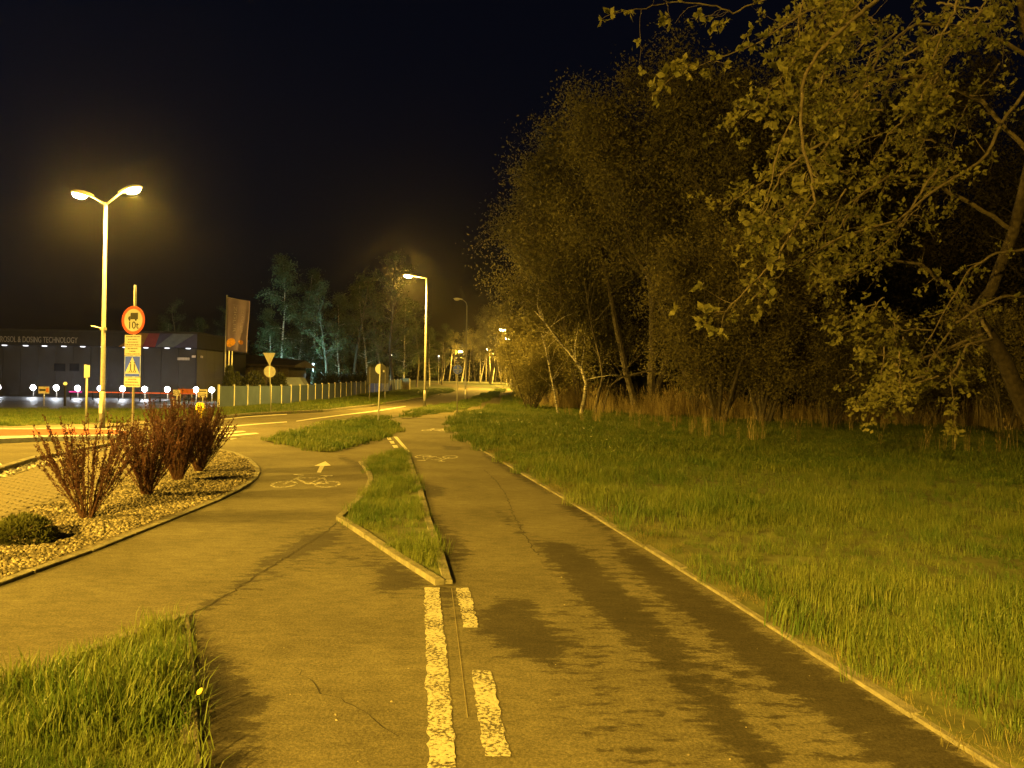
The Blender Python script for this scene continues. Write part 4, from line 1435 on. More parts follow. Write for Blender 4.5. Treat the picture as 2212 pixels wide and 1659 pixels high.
for i in range(72):
    u = rgn.uniform(1720, 2320); v = rgn.uniform(-160, 640)
    if v > 900 - (u - 1500) * 2.2 + 700:
        continue
    d = rgn.uniform(12.5, 18.5)
    if u < 1800 and v > 420:
        continue
    p0 = A(u, v, d)
    pts = grow(rgn, p0, (rgn.gauss(-.55, .35), rgn.gauss(0, .3), rgn.gauss(-.35, .4)), rgn.uniform(1.3, 2.7), 6, .16, (0, 0, -.07))
    spray(pts, .022, 12, 3)
for i in range(14):     # low hanging bright sprays
    u, v = rgn.uniform(1880, 2060), rgn.uniform(640, 830)
    p0 = A(u, v, rgn.uniform(14, 15.5))
    spray(grow(rgn, p0, (rgn.gauss(-.5, .4), 0, rgn.gauss(-.5, .3)), rgn.uniform(.7, 1.3), 4, .15, (0, 0, -.05)), .012, 6, 3, .4)
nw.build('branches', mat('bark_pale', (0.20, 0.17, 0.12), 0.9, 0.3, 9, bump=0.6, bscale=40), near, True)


def cluster_mesh(seed, n=6, L=0.115, m=M_LEAF_N):
    rg_ = np.random.RandomState(seed)
    me_ = leaves_mesh('leaf_cluster', np.zeros((n, 3)), L, m, seed, 0.62, 0.0)
    bm = bmesh.new(); bm.from_mesh(me_)
    bmesh.ops.remove_doubles(bm, verts=bm.verts, dist=1e-5)
    bm.to_mesh(me_); bm.free()
    return me_


CM = [cluster_mesh(200 + s, 5 + s % 3) for s in range(6)]
CLn = sorted(CL, key=lambda p: p.length)
for k, p in enumerate(CLn[:290]):
    mobj('leaf_cluster', CM[k % 6], near, p - NB, (rgn.uniform(0, 6), rgn.uniform(0, 6), rgn.uniform(0, 6)), [rgn.uniform(.75, 1.35)] * 3)
rest_p = np.array([tuple(p - NB) for p in CLn[290:]])
rep = np.repeat(rest_p, 7, 0) + np.random.RandomState(2).normal(size=(len(rest_p) * 7, 3)) * .035
tag(mobj('foliage', leaves_mesh('foliage', rep, .105, M_LEAF_N, 77, .6), near), kind='stuff')

# ---- far trees on the left behind the fence
B1 = tree_meshes(301, 14, 2.6, .15, 1, 22, 7, 60, .20, .2, .5, -.06, .38, M_LEAF_B, M_BIRCH, .5, .05, .35)
B2 = tree_meshes(302, 12, 2.2, .13, 1, 20, 7, 60, .20, .15, .6, -.05, .38, M_LEAF_B, M_BIRCH, .5, .05, .3)
B3 = tree_meshes(303, 16, 4.0, .22, 1, 24, 6, 20, .22, .25, .7, 0, .35, M_LEAF_B, M_BARKD, .5, .06, .5)
far = [(355, 90, B2, .62), (392, 92, B3, .62), (432, 95, B2, .7), (468, 92, B3, .58), (575, 90, B2, .78), (606, 89, B1, 1.06), (640, 91, B1, 1.0), (672, 92, B2, 1.0), (704, 84, B3, .72), (735, 92, B2, .95), (764, 94, B3, .85),
       (795, 96, B1, .95), (822, 100, B3, .9), (850, 92, B3, .98), (872, 104, B2, 1.0), (900, 112, B3, .75), (928, 118, B2, .75), (955, 130, B3, .62)]
for i, (u, d, ms, s) in enumerate(far):
    pale = ms is not B3
    plant('birch_tree' if pale else 'ash_tree', ('pale slender birch' if pale else 'dark loose-crowned tree') + ', ' + ORD[i] + ' in the row behind the fence', 'tree', ms, on(u, d), i * 1.7, s, 'trees behind the fence')

# pines and bare trunks under the far lamps at the bend
PN = tree_meshes(310, 12, 2.2, .16, 1, 9, 5, 26, .24, .62, .4, -.02, .35, M_LEAF_W, M_BARKD, .5, .09, .5)
PN2 = tree_meshes(311, 10, 2.0, .13, 2, 8, 5, 22, .22, .55, .5, -.02, .3, M_LEAF_W, M_BIRCH, .5, .12, .5)
bend = [(985, 182, PN), (1000, 165, PN2), (1012, 190, PN), (1026, 176, PN), (1040, 168, PN2), (1050, 186, PN), (1060, 158, PN2), (1070, 172, PN), (1080, 150, PN2), (1090, 165, PN), (1100, 140, PN2), (1110, 155, PN), (1122, 130, PN2), (1133, 122, PN), (970, 200, PN), (955, 190, PN2)]
bend.sort(key=lambda q: q[0])
for i, (u, d, ms) in enumerate(bend):
    plant('roadside_tree', ('bare trunk, ' if ms is PN else 'pale twin stems, ') + ORD[i] + ' of the trunks at the road bend', 'tree', ms, on(u, d), i * 2.3, 1.0, 'trunks lit at the road bend')
# dense wood far behind: one mass
rgw = np.random.RandomState(9)
n = 26000
Pw = np.column_stack([rgw.uniform(-150, 150, n), rgw.uniform(215, 260, n), rgw.uniform(0, 1, n)])
Pw[:, 2] = 2.3 + Pw[:, 2] * (7 + 6 * vnoise(Pw[:, :2], .12, 3))
tag(mobj('distant_wood', leaves_mesh('distant_wood', Pw, 1.3, M_LEAF_D, 5, .6)), 'dark mass of distant wood behind everything', 'wood', kind='stuff')


hz_ = bpy.data.materials.new('added_haze')  # added mist volume imitating the lens bloom round the lamps
hn, HN, HL = nodes_of(hz_)
ho = HN.new('ShaderNodeOutputMaterial')
hp = HN.new('ShaderNodeVolumePrincipled')
hp.inputs['Color'].default_value = (.9, .9, .92, 1)
hp.inputs['Density'].default_value = 0.00017
hp.inputs['Anisotropy'].default_value = 0.92
HL.new(hp.outputs[0], ho.inputs['Volume'])
tag(MB().box((0, 120, 11), (700, 500, 26)).build('added_haze', hz_), 'thin added mist that imitates the bloom of the lamps', 'added_haze', kind='stuff')

# ================================================================== street lamps


def spot(name, loc, power, col, angle, blend, parent, radius=0.12, rot=(0, 0, 0)):
    ld = bpy.data.lights.new(name, 'SPOT')
    ld.energy, ld.color = power, col
    ld.spot_size, ld.spot_blend = R(angle), blend
    ld.shadow_soft_size = radius
    o = bpy.data.objects.new(name, ld)
    COL.objects.link(o)
    o.parent = parent
    o.location = loc
    o.rotation_euler = rot
    return o


def point(name, loc, power, col, parent, radius=0.15):
    ld = bpy.data.lights.new(name, 'POINT')
    ld.energy, ld.color, ld.shadow_soft_size = power, col, radius
    o = bpy.data.objects.new(name, ld)
    COL.objects.link(o)
    o.parent = parent
    o.location = loc
    return o


def lamp_head(root, p, yaw, lit=True, power=SODIUM_W, tilt=0.18, s=1.0, glow=None):
    """cobra-head luminaire: shaped housing over a bowl of glass"""
    M_ = Matrix.Rotation(yaw, 3, 'Z') @ Matrix.Rotation(-tilt, 3, 'Y')
    hb = MB()
    rows = [(-.08, .05, .05, .03), (.05, .09, .09, .03), (.25, .14, .12, .02), (.50, .15, .11, .02), (.66, .11, .07, .02), (.72, .04, .03, .02)]
    V, n = [], 10
    for x, wy, zt_, zb in rows:
        for k in range(n):
            a = math.pi * 2 * k / n
            z = math.sin(a)
            V.append(M_ @ Vector((x * s, math.cos(a) * wy * s, (z * (zt_ if z > 0 else zb)) * s)) + p)
    Fc = []
    for i in range(len(rows) - 1):
        for k in range(n):
            k2 = (k + 1) % n
            Fc.append((i * n + k, i * n + k2, (i + 1) * n + k2, (i + 1) * n + k))
    Fc += [tuple(range(n - 1, -1, -1)), tuple(range((len(rows) - 1) * n, len(rows) * n))]
    hb.add(V, Fc)
    h = hb.build('lamp_head', M_HOUS, root, True)
    gb = MB()
    prof = [(.24, .0), (.235, -.05), (.19, -.10), (.10, -.13), (.02, -.14)]
    V = []
    for r, z in prof:
        for k in range(14):
            a = 2 * math.pi * k / 14
            V.append(M_ @ Vector((.42 * s + r * math.cos(a) * s, r * .58 * math.sin(a) * s, (z - .012) * s)) + p)
    Fc = [(i * 14 + k, (i + 1) * 14 + k, (i + 1) * 14 + (k + 1) % 14, i * 14 + (k + 1) % 14) for i in range(4) for k in range(14)]
    Fc.append(tuple(range(4 * 14, 5 * 14)))
    gb.add(V, Fc)
    gb.build('glass', (glow or M_SOD) if lit else mat('unlit_glass', (.30, .29, .26), .2), h, True)
    if lit:
        q = M_ @ Vector((.42 * s, 0, -.24 * s)) + p
        spot('lamp_light', q, power * (1 - UPLIGHT), SODIUM, 160, 0.25, root, .1)
        point('bowl_light', q, power * UPLIGHT, SODIUM, root, .12)
    return h


def street_lamp(label, loc, H, arms, lit=True, power=SODIUM_W, curved=False, group='sodium street lamps along the road', s=1.0, glow=None):
    root = thing('street_lamp', label, 'street lamp', loc, 0, group)
    MB().tube([(0, 0, 0), (0, 0, 1.2)], [.085, .085], 12).tube([(0, 0, 1.2), (0, 0, 1.25), (0, 0, H)], [.085, .07, .045], 12).build('pole', M_POLE, root, True)
    MB().box((0, -.086, .75), (.10, .012, .42)).build('service_door', M_GALV, root)
    for yaw, ln, rise in arms:
        d = Vector((math.cos(yaw), math.sin(yaw), 0))
        if curved:
            pts = [Vector((0, 0, H - .02)), Vector((0, 0, H + .25)) + d * .08, Vector((0, 0, H + .45)) + d * .3, Vector((0, 0, H + .5)) + d * ln]
        else:
            pts = [Vector((0, 0, H - .06)), Vector((0, 0, H - .03)) + d * .06, Vector((0, 0, H + rise)) + d * ln]
        MB().tube(pts, [.035, .033, .03, .028][:len(pts)], 8).build('arm', M_POLE, root, True)
        lamp_head(root, pts[-1], yaw, lit, power, .2 if rise > 0.1 else .08, s, glow)
    return root


p1 = G(220, 931)
twin = street_lamp('twin-arm lit street lamp on the traffic island by the round sign', (p1.x, p1.y, 0.0), A(232, 437, p1.y).z, [(math.pi - .25, .55, .22), (-.25, .55, .28)], power=SODIUM_W * 0.20)
MB().tube([(-.09, 0, 3.05), (-.09, 0, 3.13)], .02, 6).tube([(0, 0, 3.05), (0, 0, 3.13)], [.085, .085], 12).tube([(0, -.05, 3.09), (-.36, -.05, 3.17)], [.02, .012], 6).build('bracket', M_GALV, twin)
p2 = G(917, 884)
street_lamp('single-arm lit street lamp on the verge behind the round sign, middle of the picture', p2, A(921, 600, p2.y).z, [(math.pi + .1, .75, .08)], power=SODIUM_W * 0.6)
p3 = G(1005, 866)
street_lamp('unlit street lamp with curved arm on the verge, beside the lit one', p3, A(1004, 652, p3.y).z - zt(p3.y) - .3, [(math.pi - .1, .45, .1)], lit=False, curved=True)
farl = [(1094, 714, 106, 'highest of the small lit lamps at the road bend'), (1103, 733, 133, 'second highest of the small lit lamps at the road bend'), (1096, 745, 156, 'third highest of the small lit lamps at the road bend'),
        (1057, 755, 180, 'small lit lamp at the road bend, in front of lit trunks'), (999, 760, 198, 'small lit lamp farthest left at the road bend')]
for u, v, d, lab in farl:
    q = A(u, v, d)
    street_lamp(lab, (q.x + .9, d, zt(d)), q.z - zt(d), [(math.pi, .5, .08)], power=SODIUM_W * 0.95, s=2.0)
# the row goes on to the left, on the same road
street_lamp('lit street lamp left of the gravel bed, just outside the picture', (-27.0, 5.0, 0), 9.0, [(0.1, .9, .1)], power=SODIUM_W * 2.3)
street_lamp('added lamp behind the viewer, outside the picture, brightening the foreground', (-10.0, -17.0, 0), 9.0, [(0.6, .9, .1)], power=SODIUM_W * 3.2)  # unseen lamp added to brighten foreground and meadow

# ================================================================== signs


def text_mesh(body, size, m, ext=0.004):
    cu = bpy.data.curves.new('text', 'FONT')
    cu.body, cu.size, cu.extrude, cu.align_x, cu.align_y = body, size, ext, 'CENTER', 'CENTER'
    cu.resolution_u = 3
    o = bpy.data.objects.new('text', cu)
    COL.objects.link(o)
    dg = bpy.context.evaluated_depsgraph_get()
    me_ = bpy.data.meshes.new_from_object(o.evaluated_get(dg))
    bpy.data.objects.remove(o)
    me_.materials.clear(); me_.materials.append(m)
    me_.transform(Matrix.Rotation(R(90), 4, 'X'))     # stands in XZ, faces -Y
    return me_


def disc_poly(r, n=32, cx=0, cz=0):
    return [(cx + r * math.cos(2 * math.pi * k / n), cz + r * math.sin(2 * math.pi * k / n)) for k in range(n)]


def ringplate(b, ro, ri, y0, y1, cz, n=32):
    for k in range(n):
        a0, a1 = 2 * math.pi * k / n, 2 * math.pi * (k + 1) / n
        q = [(ri * math.cos(a0), ri * math.sin(a0) + cz), (ro * math.cos(a0), ro * math.sin(a0) + cz), (ro * math.cos(a1), ro * math.sin(a1) + cz), (ri * math.cos(a1), ri * math.sin(a1) + cz)]
        b.prism(q, y0, y1)


def textlines(b, lines, cz0, dz, h, y, seed):
    rg_ = random.Random(seed)
    for i, wd in enumerate(lines):
        x = -wd / 2
        z = cz0 - i * dz
        while x < wd / 2 - .015:
            l = min(rg_.uniform(.02, .07), wd / 2 - x)
            hh = h * rg_.uniform(.7, 1.05)
            b.box((x + l / 2, y, z), (l, .002, hh))
            x += l + .012


# truck sign post
ps = G(283.5, 945)
D_ = ps.y
yaw = R(-17)
st = thing('road_sign', 'round red-rimmed truck 10t sign above white plates and a blue pedestrian crossing sign', 'road sign', (ps.x, ps.y, 0.1), yaw)


def zz(v):
    return A(285, v, D_).z - 0.1


MB().tube([(0, .05, 0), (0, .05, zz(615))], .032, 10).build('pole', M_GALV, st, True)
zc = zz(691.5); rd = (722 - 661) / 2 / F * D_
b = MB().prism(disc_poly(rd, 40), 0, .012)
b.v = [(x, y, z + zc) for x, y, z in b.v]
disc = b.build('sign_disc', M_WHITE, st)
rb = MB(); ringplate(rb, rd, rd * .80, -.004, .0135, zc, 40); rb.build('red_rim', M_RED, disc)
tb = MB()
k = rd
tb.prism([(-.24 * k, .06 * k + zc), (.40 * k, .06 * k + zc), (.40 * k, .52 * k + zc), (-.24 * k, .52 * k + zc)], -.005, -.0005)
tb.prism([(-.26 * k, .06 * k + zc), (-.26 * k, .30 * k + zc), (-.42 * k, .24 * k + zc), (-.46 * k, .06 * k + zc)], -.005, -.0005)
for wx in (-.32, .22):
    tb.prism([(wx * k + .075 * k * math.cos(a_ * .5236), .03 * k + zc + .085 * k * math.sin(a_ * .5236)) for a_ in range(12)], -.006, -.0008)
tb.build('truck_symbol', M_BLACK, disc)
mobj('lettering', text_mesh('10t', .74 * k, M_BLACK), disc, (0, -.004, zc - .38 * k))
pw = 31.5 / math.cos(0.0) / F * D_ / math.cos(R(43))


def plate(v0, v1, m, nm='plate', wd=None):
    z0, z1 = zz(v1), zz(v0)
    return MB().box((0, .004, (z0 + z1) / 2), (wd or pw, .012, z1 - z0)).build(nm, m, st), z0, z1


pa, z0, z1 = plate(723.5, 748.5, M_WHITE)
b = MB(); textlines(b, [pw * .84, pw * .58, pw * .64, pw * .9], z1 - .045, (z1 - z0) / 4.2, .028, -.004, 1); b.build('lettering', M_INK, pa)
pa, z0, z1 = plate(749.5, 768, M_WHITE)
b = MB(); textlines(b, [pw * .62, pw * .40, pw * .88], z1 - .045, (z1 - z0) / 3.2, .028, -.004, 2); b.build('lettering', M_INK, pa)
pa, z0, z1 = plate(769, 814, mat('sign_pale_blue', (.22, .30, .80), .5), 'crossing_sign')
h_ = z1 - z0
MB().box((0, -.001, (z0 + z1) / 2 + h_ * .07), (pw * .90, .012, h_ * .80)).build('blue_field', M_BLUE, pa)
MB().prism([(-pw * .44, z0 + h_ * .17), (pw * .44, z0 + h_ * .17), (0, z1 - h_ * .05)], -.013, -.0075).build('white_triangle', M_WHITE, pa)
MB().box((0, -.001, z0 + h_ * .085), (pw * .86, .0125, h_ * .11)).build('blue_bar', M_BLUE, pa)
b = MB()
for x_ in (-.10, .14):      # walker and cyclist figures
    X0 = x_ * pw; Z0 = z0 + h_ * .26
    b.prism([(X0 - .018, Z0 + .05), (X0 + .02, Z0 + .05), (X0 + .025, Z0 + .20), (X0 - .02, Z0 + .20)], -.016, -.0135)
    b.prism([(X0 + .022 * math.cos(q), Z0 + .235 + .025 * math.sin(q)) for q in [i * .785 for i in range(8)]], -.016, -.0135)
    b.prism([(X0 - .01, Z0 + .05), (X0 - .05, Z0 - .03), (X0 - .025, Z0 - .03), (X0 + .012, Z0 + .05)], -.0165, -.0137)
    b.prism([(X0 - .005, Z0 + .05), (X0 + .05, Z0 - .03), (X0 + .07, Z0 - .02), (X0 + .02, Z0 + .06)], -.017, -.0139)
b.box((-.01, -.0145, z0 + h_ * .225), (pw * .52, .003, .018))
b.build('figures', M_INK, pa)
pa, z0, z1 = plate(815, 836, M_WHITE)
b = MB(); textlines(b, [pw * .5, pw * .84, pw * .88], z1 - .055, (z1 - z0) / 3.4, .03, -.004, 3); b.build('lettering', M_INK, pa)

# narrow sign seen from behind, left of the twin lamp
q0 = G(186, 916)
t = thing('road_sign', 'narrow sign on a pale post left of the twin lamp', 'road sign', (q0.x, q0.y, .0), R(20))
zt1, zt0 = A(190, 788, q0.y).z, A(190, 816, q0.y).z
MB().tube([(0, 0, 0), (0, 0, zt1 - .05)], .035, 8).build('pole', M_ALU, t, True)
MB().box((-.035, -.045, (zt0 + zt1) / 2), (.085, .03, zt1 - zt0)).build('plate', M_ALU, t)
MB().box((.055, -.045, (zt0 + zt1) / 2), (.08, .03, zt1 - zt0 - .03)).build('plate', M_ALU, t)

# give-way and round sign backs beyond the road
q0 = G(585, 894)
t = thing('road_sign', 'inverted triangle above a round sign, seen from behind, on a leaning post', 'road sign', (q0.x, q0.y, .02))
D0 = q0.y
z_top, z_tb, z_rc = A(578, 763, D0).z, A(578, 791, D0).z, A(579, 803.5, D0).z
lean = -0.045
MB().tube([(0, .05, 0), (lean * z_top, .05, z_top - .03)], .03, 8).build('pole', M_ALU, t, True)
b = MB().prism([(-.30, z_top), (.30, z_top), (0.0, z_tb)], 0, .01)
b.v = [(x + lean * z, y, z) for x, y, z in b.v]; b.build('triangle_plate', M_ALU, t)
b = MB().prism(disc_poly(.285, 28, 0, z_rc), 0, .01)
b.v = [(x + lean * z, y, z) for x, y, z in b.v]; b.build('round_plate', M_ALU, t)
b = MB().box((lean * z_rc, -.012, z_rc), (.05, .02, .5)); b.build('clamp', M_GALV, t)

# round sign on the island, seen from behind with two folded halves, one white, one grey
q0 = G(817, 916)
t = thing('road_sign', 'small round sign on a tall thin post on the grass island before the road', 'road sign', (q0.x, q0.y, .02))
z_c = A(820, 798, q0.y).z
MB().tube([(0, 0, 0), (.04, 0, z_c - .02)], .027, 8).build('pole', M_WHITE, t, True)
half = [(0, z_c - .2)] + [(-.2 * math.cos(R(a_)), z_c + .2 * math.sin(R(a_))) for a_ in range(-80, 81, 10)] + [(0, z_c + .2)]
b = MB().prism(half, -.012, 0); b.v = [(x + .05, y, z) for x, y, z in b.v]; b.build('white_half', M_WHITE, t)
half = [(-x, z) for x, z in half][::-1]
b = MB().prism(half, -.012, 0); b.v = [(x + .05, y + x * .9, z) for x, y, z in b.v]; b.build('grey_half', M_ALU, t)
MB().box((.15, .075, z_c - .09), (.09, .02, .07)).build('bracket', M_WHITE, t)

# blue shared path sign
q0 = G(987, 897)
t = thing('road_sign', 'round blue shared path sign on a post at the edge of the far meadow', 'road sign', (q0.x, q0.y, .02))
z_c = A(988, 799, q0.y).z
MB().tube([(0, .03, 0), (0, .03, z_c)], .03, 8).build('pole', M_GALV, t, True)
b = MB().prism(disc_poly(.25, 28, 0, z_c), -.01, 0); dk = b.build('sign_disc', mat('sign_blue_pale', (.07, .13, .85), .5), t)
rb = MB(); ringplate(rb, .25, .235, -.013, .002, z_c, 28); rb.build('white_rim', M_WHITE, dk)
b = MB().box((0, -.0125, z_c), (.42, .004, .022))
b.box((0.0, -.0125, z_c + .10), (.035, .004, .12)).box((.06, -.0125, z_c + .085), (.03, .004, .09)).prism(disc_poly(.022, 8, 0, z_c + .185), -.0145, -.0105)
ringplate(b, .055, .035, -.0145, -.0105, z_c - .11, 12)
for i_, (x, y, z) in enumerate(list(b.v)[-12 * 8:]):
    pass
b.box((.03, -.0125, z_c - .07), (.10, .004, .018))
b.build('figures', M_WHITE, dk)

# yellow bollard at the crossing
q0 = G(430, 908)
t = thing('traffic_bollard', 'bright yellow bollard with wide round head behind the farthest red bush', 'bollard', (q0.x, q0.y, 0))
hz = A(430, 869, q0.y).z
sc0 = hz
for sx_ in (-1, 1):
    prof = [(-.26, .62), (-.27, .78), (-.22, .92), (-.12, .99), (0, 1.0), (0, .30), (-.02, 0), (-.13, 0), (-.14, .30), (-.15, .52)]
    poly = [(x * sx_ * sc0, z * sc0) for x, z in prof]
    if sx_ > 0:
        poly = poly[::-1]
    b = MB().prism(poly, -.05, .05)
    b.v = [(x + .012 * sx_, y + abs(x) * .55, z) for x, y, z in b.v]
    b.build('shell', M_YEL, t)
MB().box((0, .06, .03), (.34, .3, .06)).build('base', M_BLACK, t)
for x_ in (-.07, .07):
    MB().tube([(x_ * sc0, -.055, .05), (x_ * sc0, -.06, .6 * sc0), (x_ * sc0 * 1.2, -.05, .9 * sc0)], [.03, .028, .02], 8).build('rib', M_YEL, t, True)

# entrance signs before the building


def small_sign(label, u, vb, v0, v1, wpx, d, seed, style):
    X = on(u, d)
    t_ = thing('notice_sign', label, 'sign', X)
    za, zb = A(u, v1, d).z, A(u, v0, d).z
    wd = wpx / F * d
    MB().tube([(0, .03, 0), (0, .03, zb - .05)], .03, 8).build('pole', M_GALV, t_, True)
    pl = MB().box((0, 0, (za + zb) / 2), (wd, .02, zb - za)).build('plate', mat('notice_cream', (.62, .58, .48), .6), t_)
    b_ = MB()
    if style == 'ten':
        ringplate(b_, (zb - za) * .40, (zb - za) * .33, -.014, -.011, (za + zb) / 2, 20)
        b_.build('ring', M_INK, pl)
        mobj('lettering', text_mesh('10', (zb - za) * .5, M_INK, .001), pl, (0, -.013, (za + zb) / 2))
    elif style == 'lines':
        for k_, f_ in enumerate((.75, .4, .18)):
            b_.box((0, -.012, za + (zb - za) * f_), (wd * .8, .004, (zb - za) * (.17 if k_ == 0 else .1)))
        b_.build('lettering', M_INK, pl)
    else:
        b_.box((-wd * .12, -.012, (za + zb) / 2), (wd * .6, .004, (zb - za) * .3)); b_.build('dark_panel', M_BLACK, pl)
        MB().box((wd * .34, -.012, (za + zb) / 2), (wd * .25, .004, (zb - za) * .6)).build('orange_panel', mat('orange_print', (.6, .2, .06), .6), pl)
    return t_


small_sign('white square 10 limit sign before the building entrance', 382, 885, 842, 855, 15, 43, 1, 'ten')
small_sign('cream notice board above the yellow bollard', 438, 880, 841, 858, 20, 41, 2, 'lines')
small_sign('cream board with black and orange panels near the left edge', 95, 886, 835, 850, 23, 42, 3, 'panels')
q = on(141, 43)
t = thing('beacon_post', 'dark gate post with small yellow beacon near the left edge', 'beacon', q)
MB().tube([(0, 0, 0), (0, 0, A(141, 832, 43).z)], .06, 8).build('post', M_FASC, t, True)
MB().lathe([(.05, 0), (.1, .05), (.1, .12), (.05, .18)], 10, (0, 0, A(141, 832, 43).z)).build('beacon', emat('beacon_yellow', (1, .6, .08), .35), t, True)
q = on(374, 43.5)
t = thing('striped_post', 'red and white banded barrier post below the 10 sign', 'post', q)
hh = A(374, 858, 43.5).z
for k in range(8):
    MB().box((0, 0, hh * (k + .5) / 8), (.10, .10, hh / 8 - .002)).build('band', M_WHITE if k % 2 == 0 else mat('band_red', (.35, .10, .12), .6), t)
# orange notice near the gate
q = on(402, 47)
t = thing('orange_notice', 'orange-red notice board beside the right gate floodlight', 'sign', q)
za, zb = A(402, 850, 47).z, A(402, 840, 47).z
MB().box((0, 0, (za + zb) / 2), (34 / F * 47, .04, zb - za)).build('board', mat('orange_board', (.62, .16, .05), .6), t)
for x_ in (-.35, .35):
    MB().tube([(x_, .03, 0), (x_, .03, zb)], .025, 6).build('leg', M_GALV, t)

# ================================================================== the dark building
BD = 58.0
xl, xr = on(-260, BD).x, on(423, BD).x
z_soff, z_top = A(265, 750, BD).z, A(265, 719, BD).z
bl = thing('dark_building', 'low dark clad building with coloured fascia and wall lettering behind the yard', 'building', (xr, BD, 0))
Wd = xr - xl
# wall panels, front and side
npan = 18
for i in range(npan):
    w_ = Wd / npan
    MB().box((-(i + .5) * w_, .1, z_soff / 2), (w_ - .02, .2, z_soff)).build('wall_panel', M_WALL, bl)
for i in range(3):
    MB().box((-.1, 1.0 + i * 1.75, z_soff / 2), (.2, 1.73, z_soff)).build('wall_panel', M_WALL, bl)
MB().box((-Wd / 2, 6, z_soff / 2), (Wd - .5, 11, z_soff - .02)).build('core', M_FASC, bl)
fas = MB().box((-Wd / 2, 5.0, (z_soff + z_top) / 2), (Wd + .5, 11.2, z_top - z_soff)).build('fascia', M_FASC, bl)
MB().box((-Wd / 2, 5.0, z_top + .06), (Wd + .7, 11.5, .12)).build('roof_edge', M_FASC, bl)
yf = -.62


def fx(u):
    return on(u, BD + yf).x - xr


def stripe(u0, u1, u2, u3, col, nm):
    """slanted coloured field on the fascia front: top u0-u1, bottom u3-u2"""
    zb_, zt_ = z_soff + .02, z_top - .03
    MB().prism([(fx(u3), zb_), (fx(u2), zb_), (fx(u1), zt_), (fx(u0), zt_)], yf, yf + .015).build('coloured_field', mat(nm, col, .5, .15, 3), fas)


stripe(299, 319, 305, 254, (.16, .085, .02), 'fascia_amber')
stripe(319.3, 343, 333, 305.3, (.12, .02, .04), 'fascia_crimson')
stripe(343.3, 372, 334.3, 333.3, (.025, .03, .10), 'fascia_navy')
stripe(372.3, 419, 372, 334.6, (.06, .085, .15), 'fascia_pale_blue')
stripe(419.3, 424, 424, 372.3, (.025, .03, .10), 'fascia_navy')
tm = text_mesh('AEROSOL & DOSING TECHNOLOGY', 1.0, mat('facade_letters', (.20, .20, .21), .6), .01)
xs_ = [v.co.x for v in tm.vertices]
wid = (max(xs_) - min(xs_))
tw_ = (fx(166) - fx(-14))
sx_ = tw_ / wid
sz_ = (A(100, 729, BD).z - A(100, 741.5, BD).z) / .7
for v in tm.vertices:
    v.co.x *= sx_; v.co.z *= sz_
mobj('lettering', tm, fas, ((fx(166) + fx(-14)) / 2, yf - .02, A(100, 735.5, BD).z))
MB().box((fx(388), -.02, A(388, 775, BD).z), (19 / F * BD * 1.35, .03, .2)).build('street_name_plate', mat('plate_grey', (.33, .31, .29), .6), bl)
MB().box((fx(411), -.05, A(411, 770, BD).z), (.28, .1, .16)).build('wall_lamp', mat('plate_grey2', (.45, .4, .38), .6), bl)
MB().box((.05, .9, A(424, 770, BD).z), (.1, .25, .16)).build('wall_lamp', mat('plate_grey2', (.45, .4, .38), .6), bl)
MB().box((-.0, -.03, z_soff / 2), (.12, .06, z_soff)).build('corner_trim', M_FASC, bl)
for (u, wd_) in ((118, 24), (150, 20)):
    wn = MB().box((fx(u), -.015, A(u, 793, BD).z), (wd_ / F * BD, .03, .55)).build('window', mat('window_glass_dark', (.012, .014, .02), .15, .1, 2, spec=.6), bl)
    MB().box((fx(u), -.03, A(u, 793, BD).z - .3), (wd_ / F * BD + .06, .05, .05)).build('sill', M_FASC, wn)
M_DL = emat('downlight_glow', (.95, .96, 1), .5)
for u in (3, 49, 90, 132, 173, 217, 265, 310, 356, 402):
    MB().lathe([(.17, 0), (.17, -.05), (.12, -.06)], 12, (fx(u), -.35, z_soff - .001)).build('downlight', M_DL, bl)
# connected lower house behind
hb = thing('low_house', 'low house with dark shallow roof between the building and the yard lights', 'building', on(530, 72))
HX = 8.0
MB().box((-1.2, 3, 1.35), (10.5, 6, 2.7)).build('wall', mat('house_wall', (.10, .085, .06), .9), hb)
rb = MB()
zr = A(480, 757, 72).z
rb.add([(-6.9, -.7, 2.75), (4.8, -.7, 2.55), (4.8, 7, 2.6), (-6.9, 7, 3.0), (-6.9, -.7, 2.95), (4.8, -.7, 2.75), (4.8, 3, 3.3), (-6.9, 3, zr), (4.8, 7, 2.8), (-6.9, 7, 3.2)],
       [(0, 1, 2, 3), (0, 4, 5, 1), (4, 7, 6, 5), (7, 9, 8, 6), (3, 2, 8, 9), (0, 3, 9, 7, 4), (1, 5, 6, 8, 2)])
rb.build('roof', mat('roof_dark', (.045, .035, .03), .8), hb)
for x_ in (-4.9, -2.6, -.3, 2.0):
    f_ = MB().box((x_, -.03, 1.45), (1.5, .06, 1.6)).build('window', mat('house_window', (.16, .14, .11), .3), hb)
    for xx in (-.78, 0, .78):
        MB().box((x_ + xx, -.075, 1.45), (.06, .03, 1.6)).build('frame', mat('window_frame', (.22, .19, .15), .7), f_)
    MB().box((x_ + 1.15, -.06, 1.3), (.16, .12, 2.6)).build('column', mat('house_column', (.05, .045, .04), .8), hb)

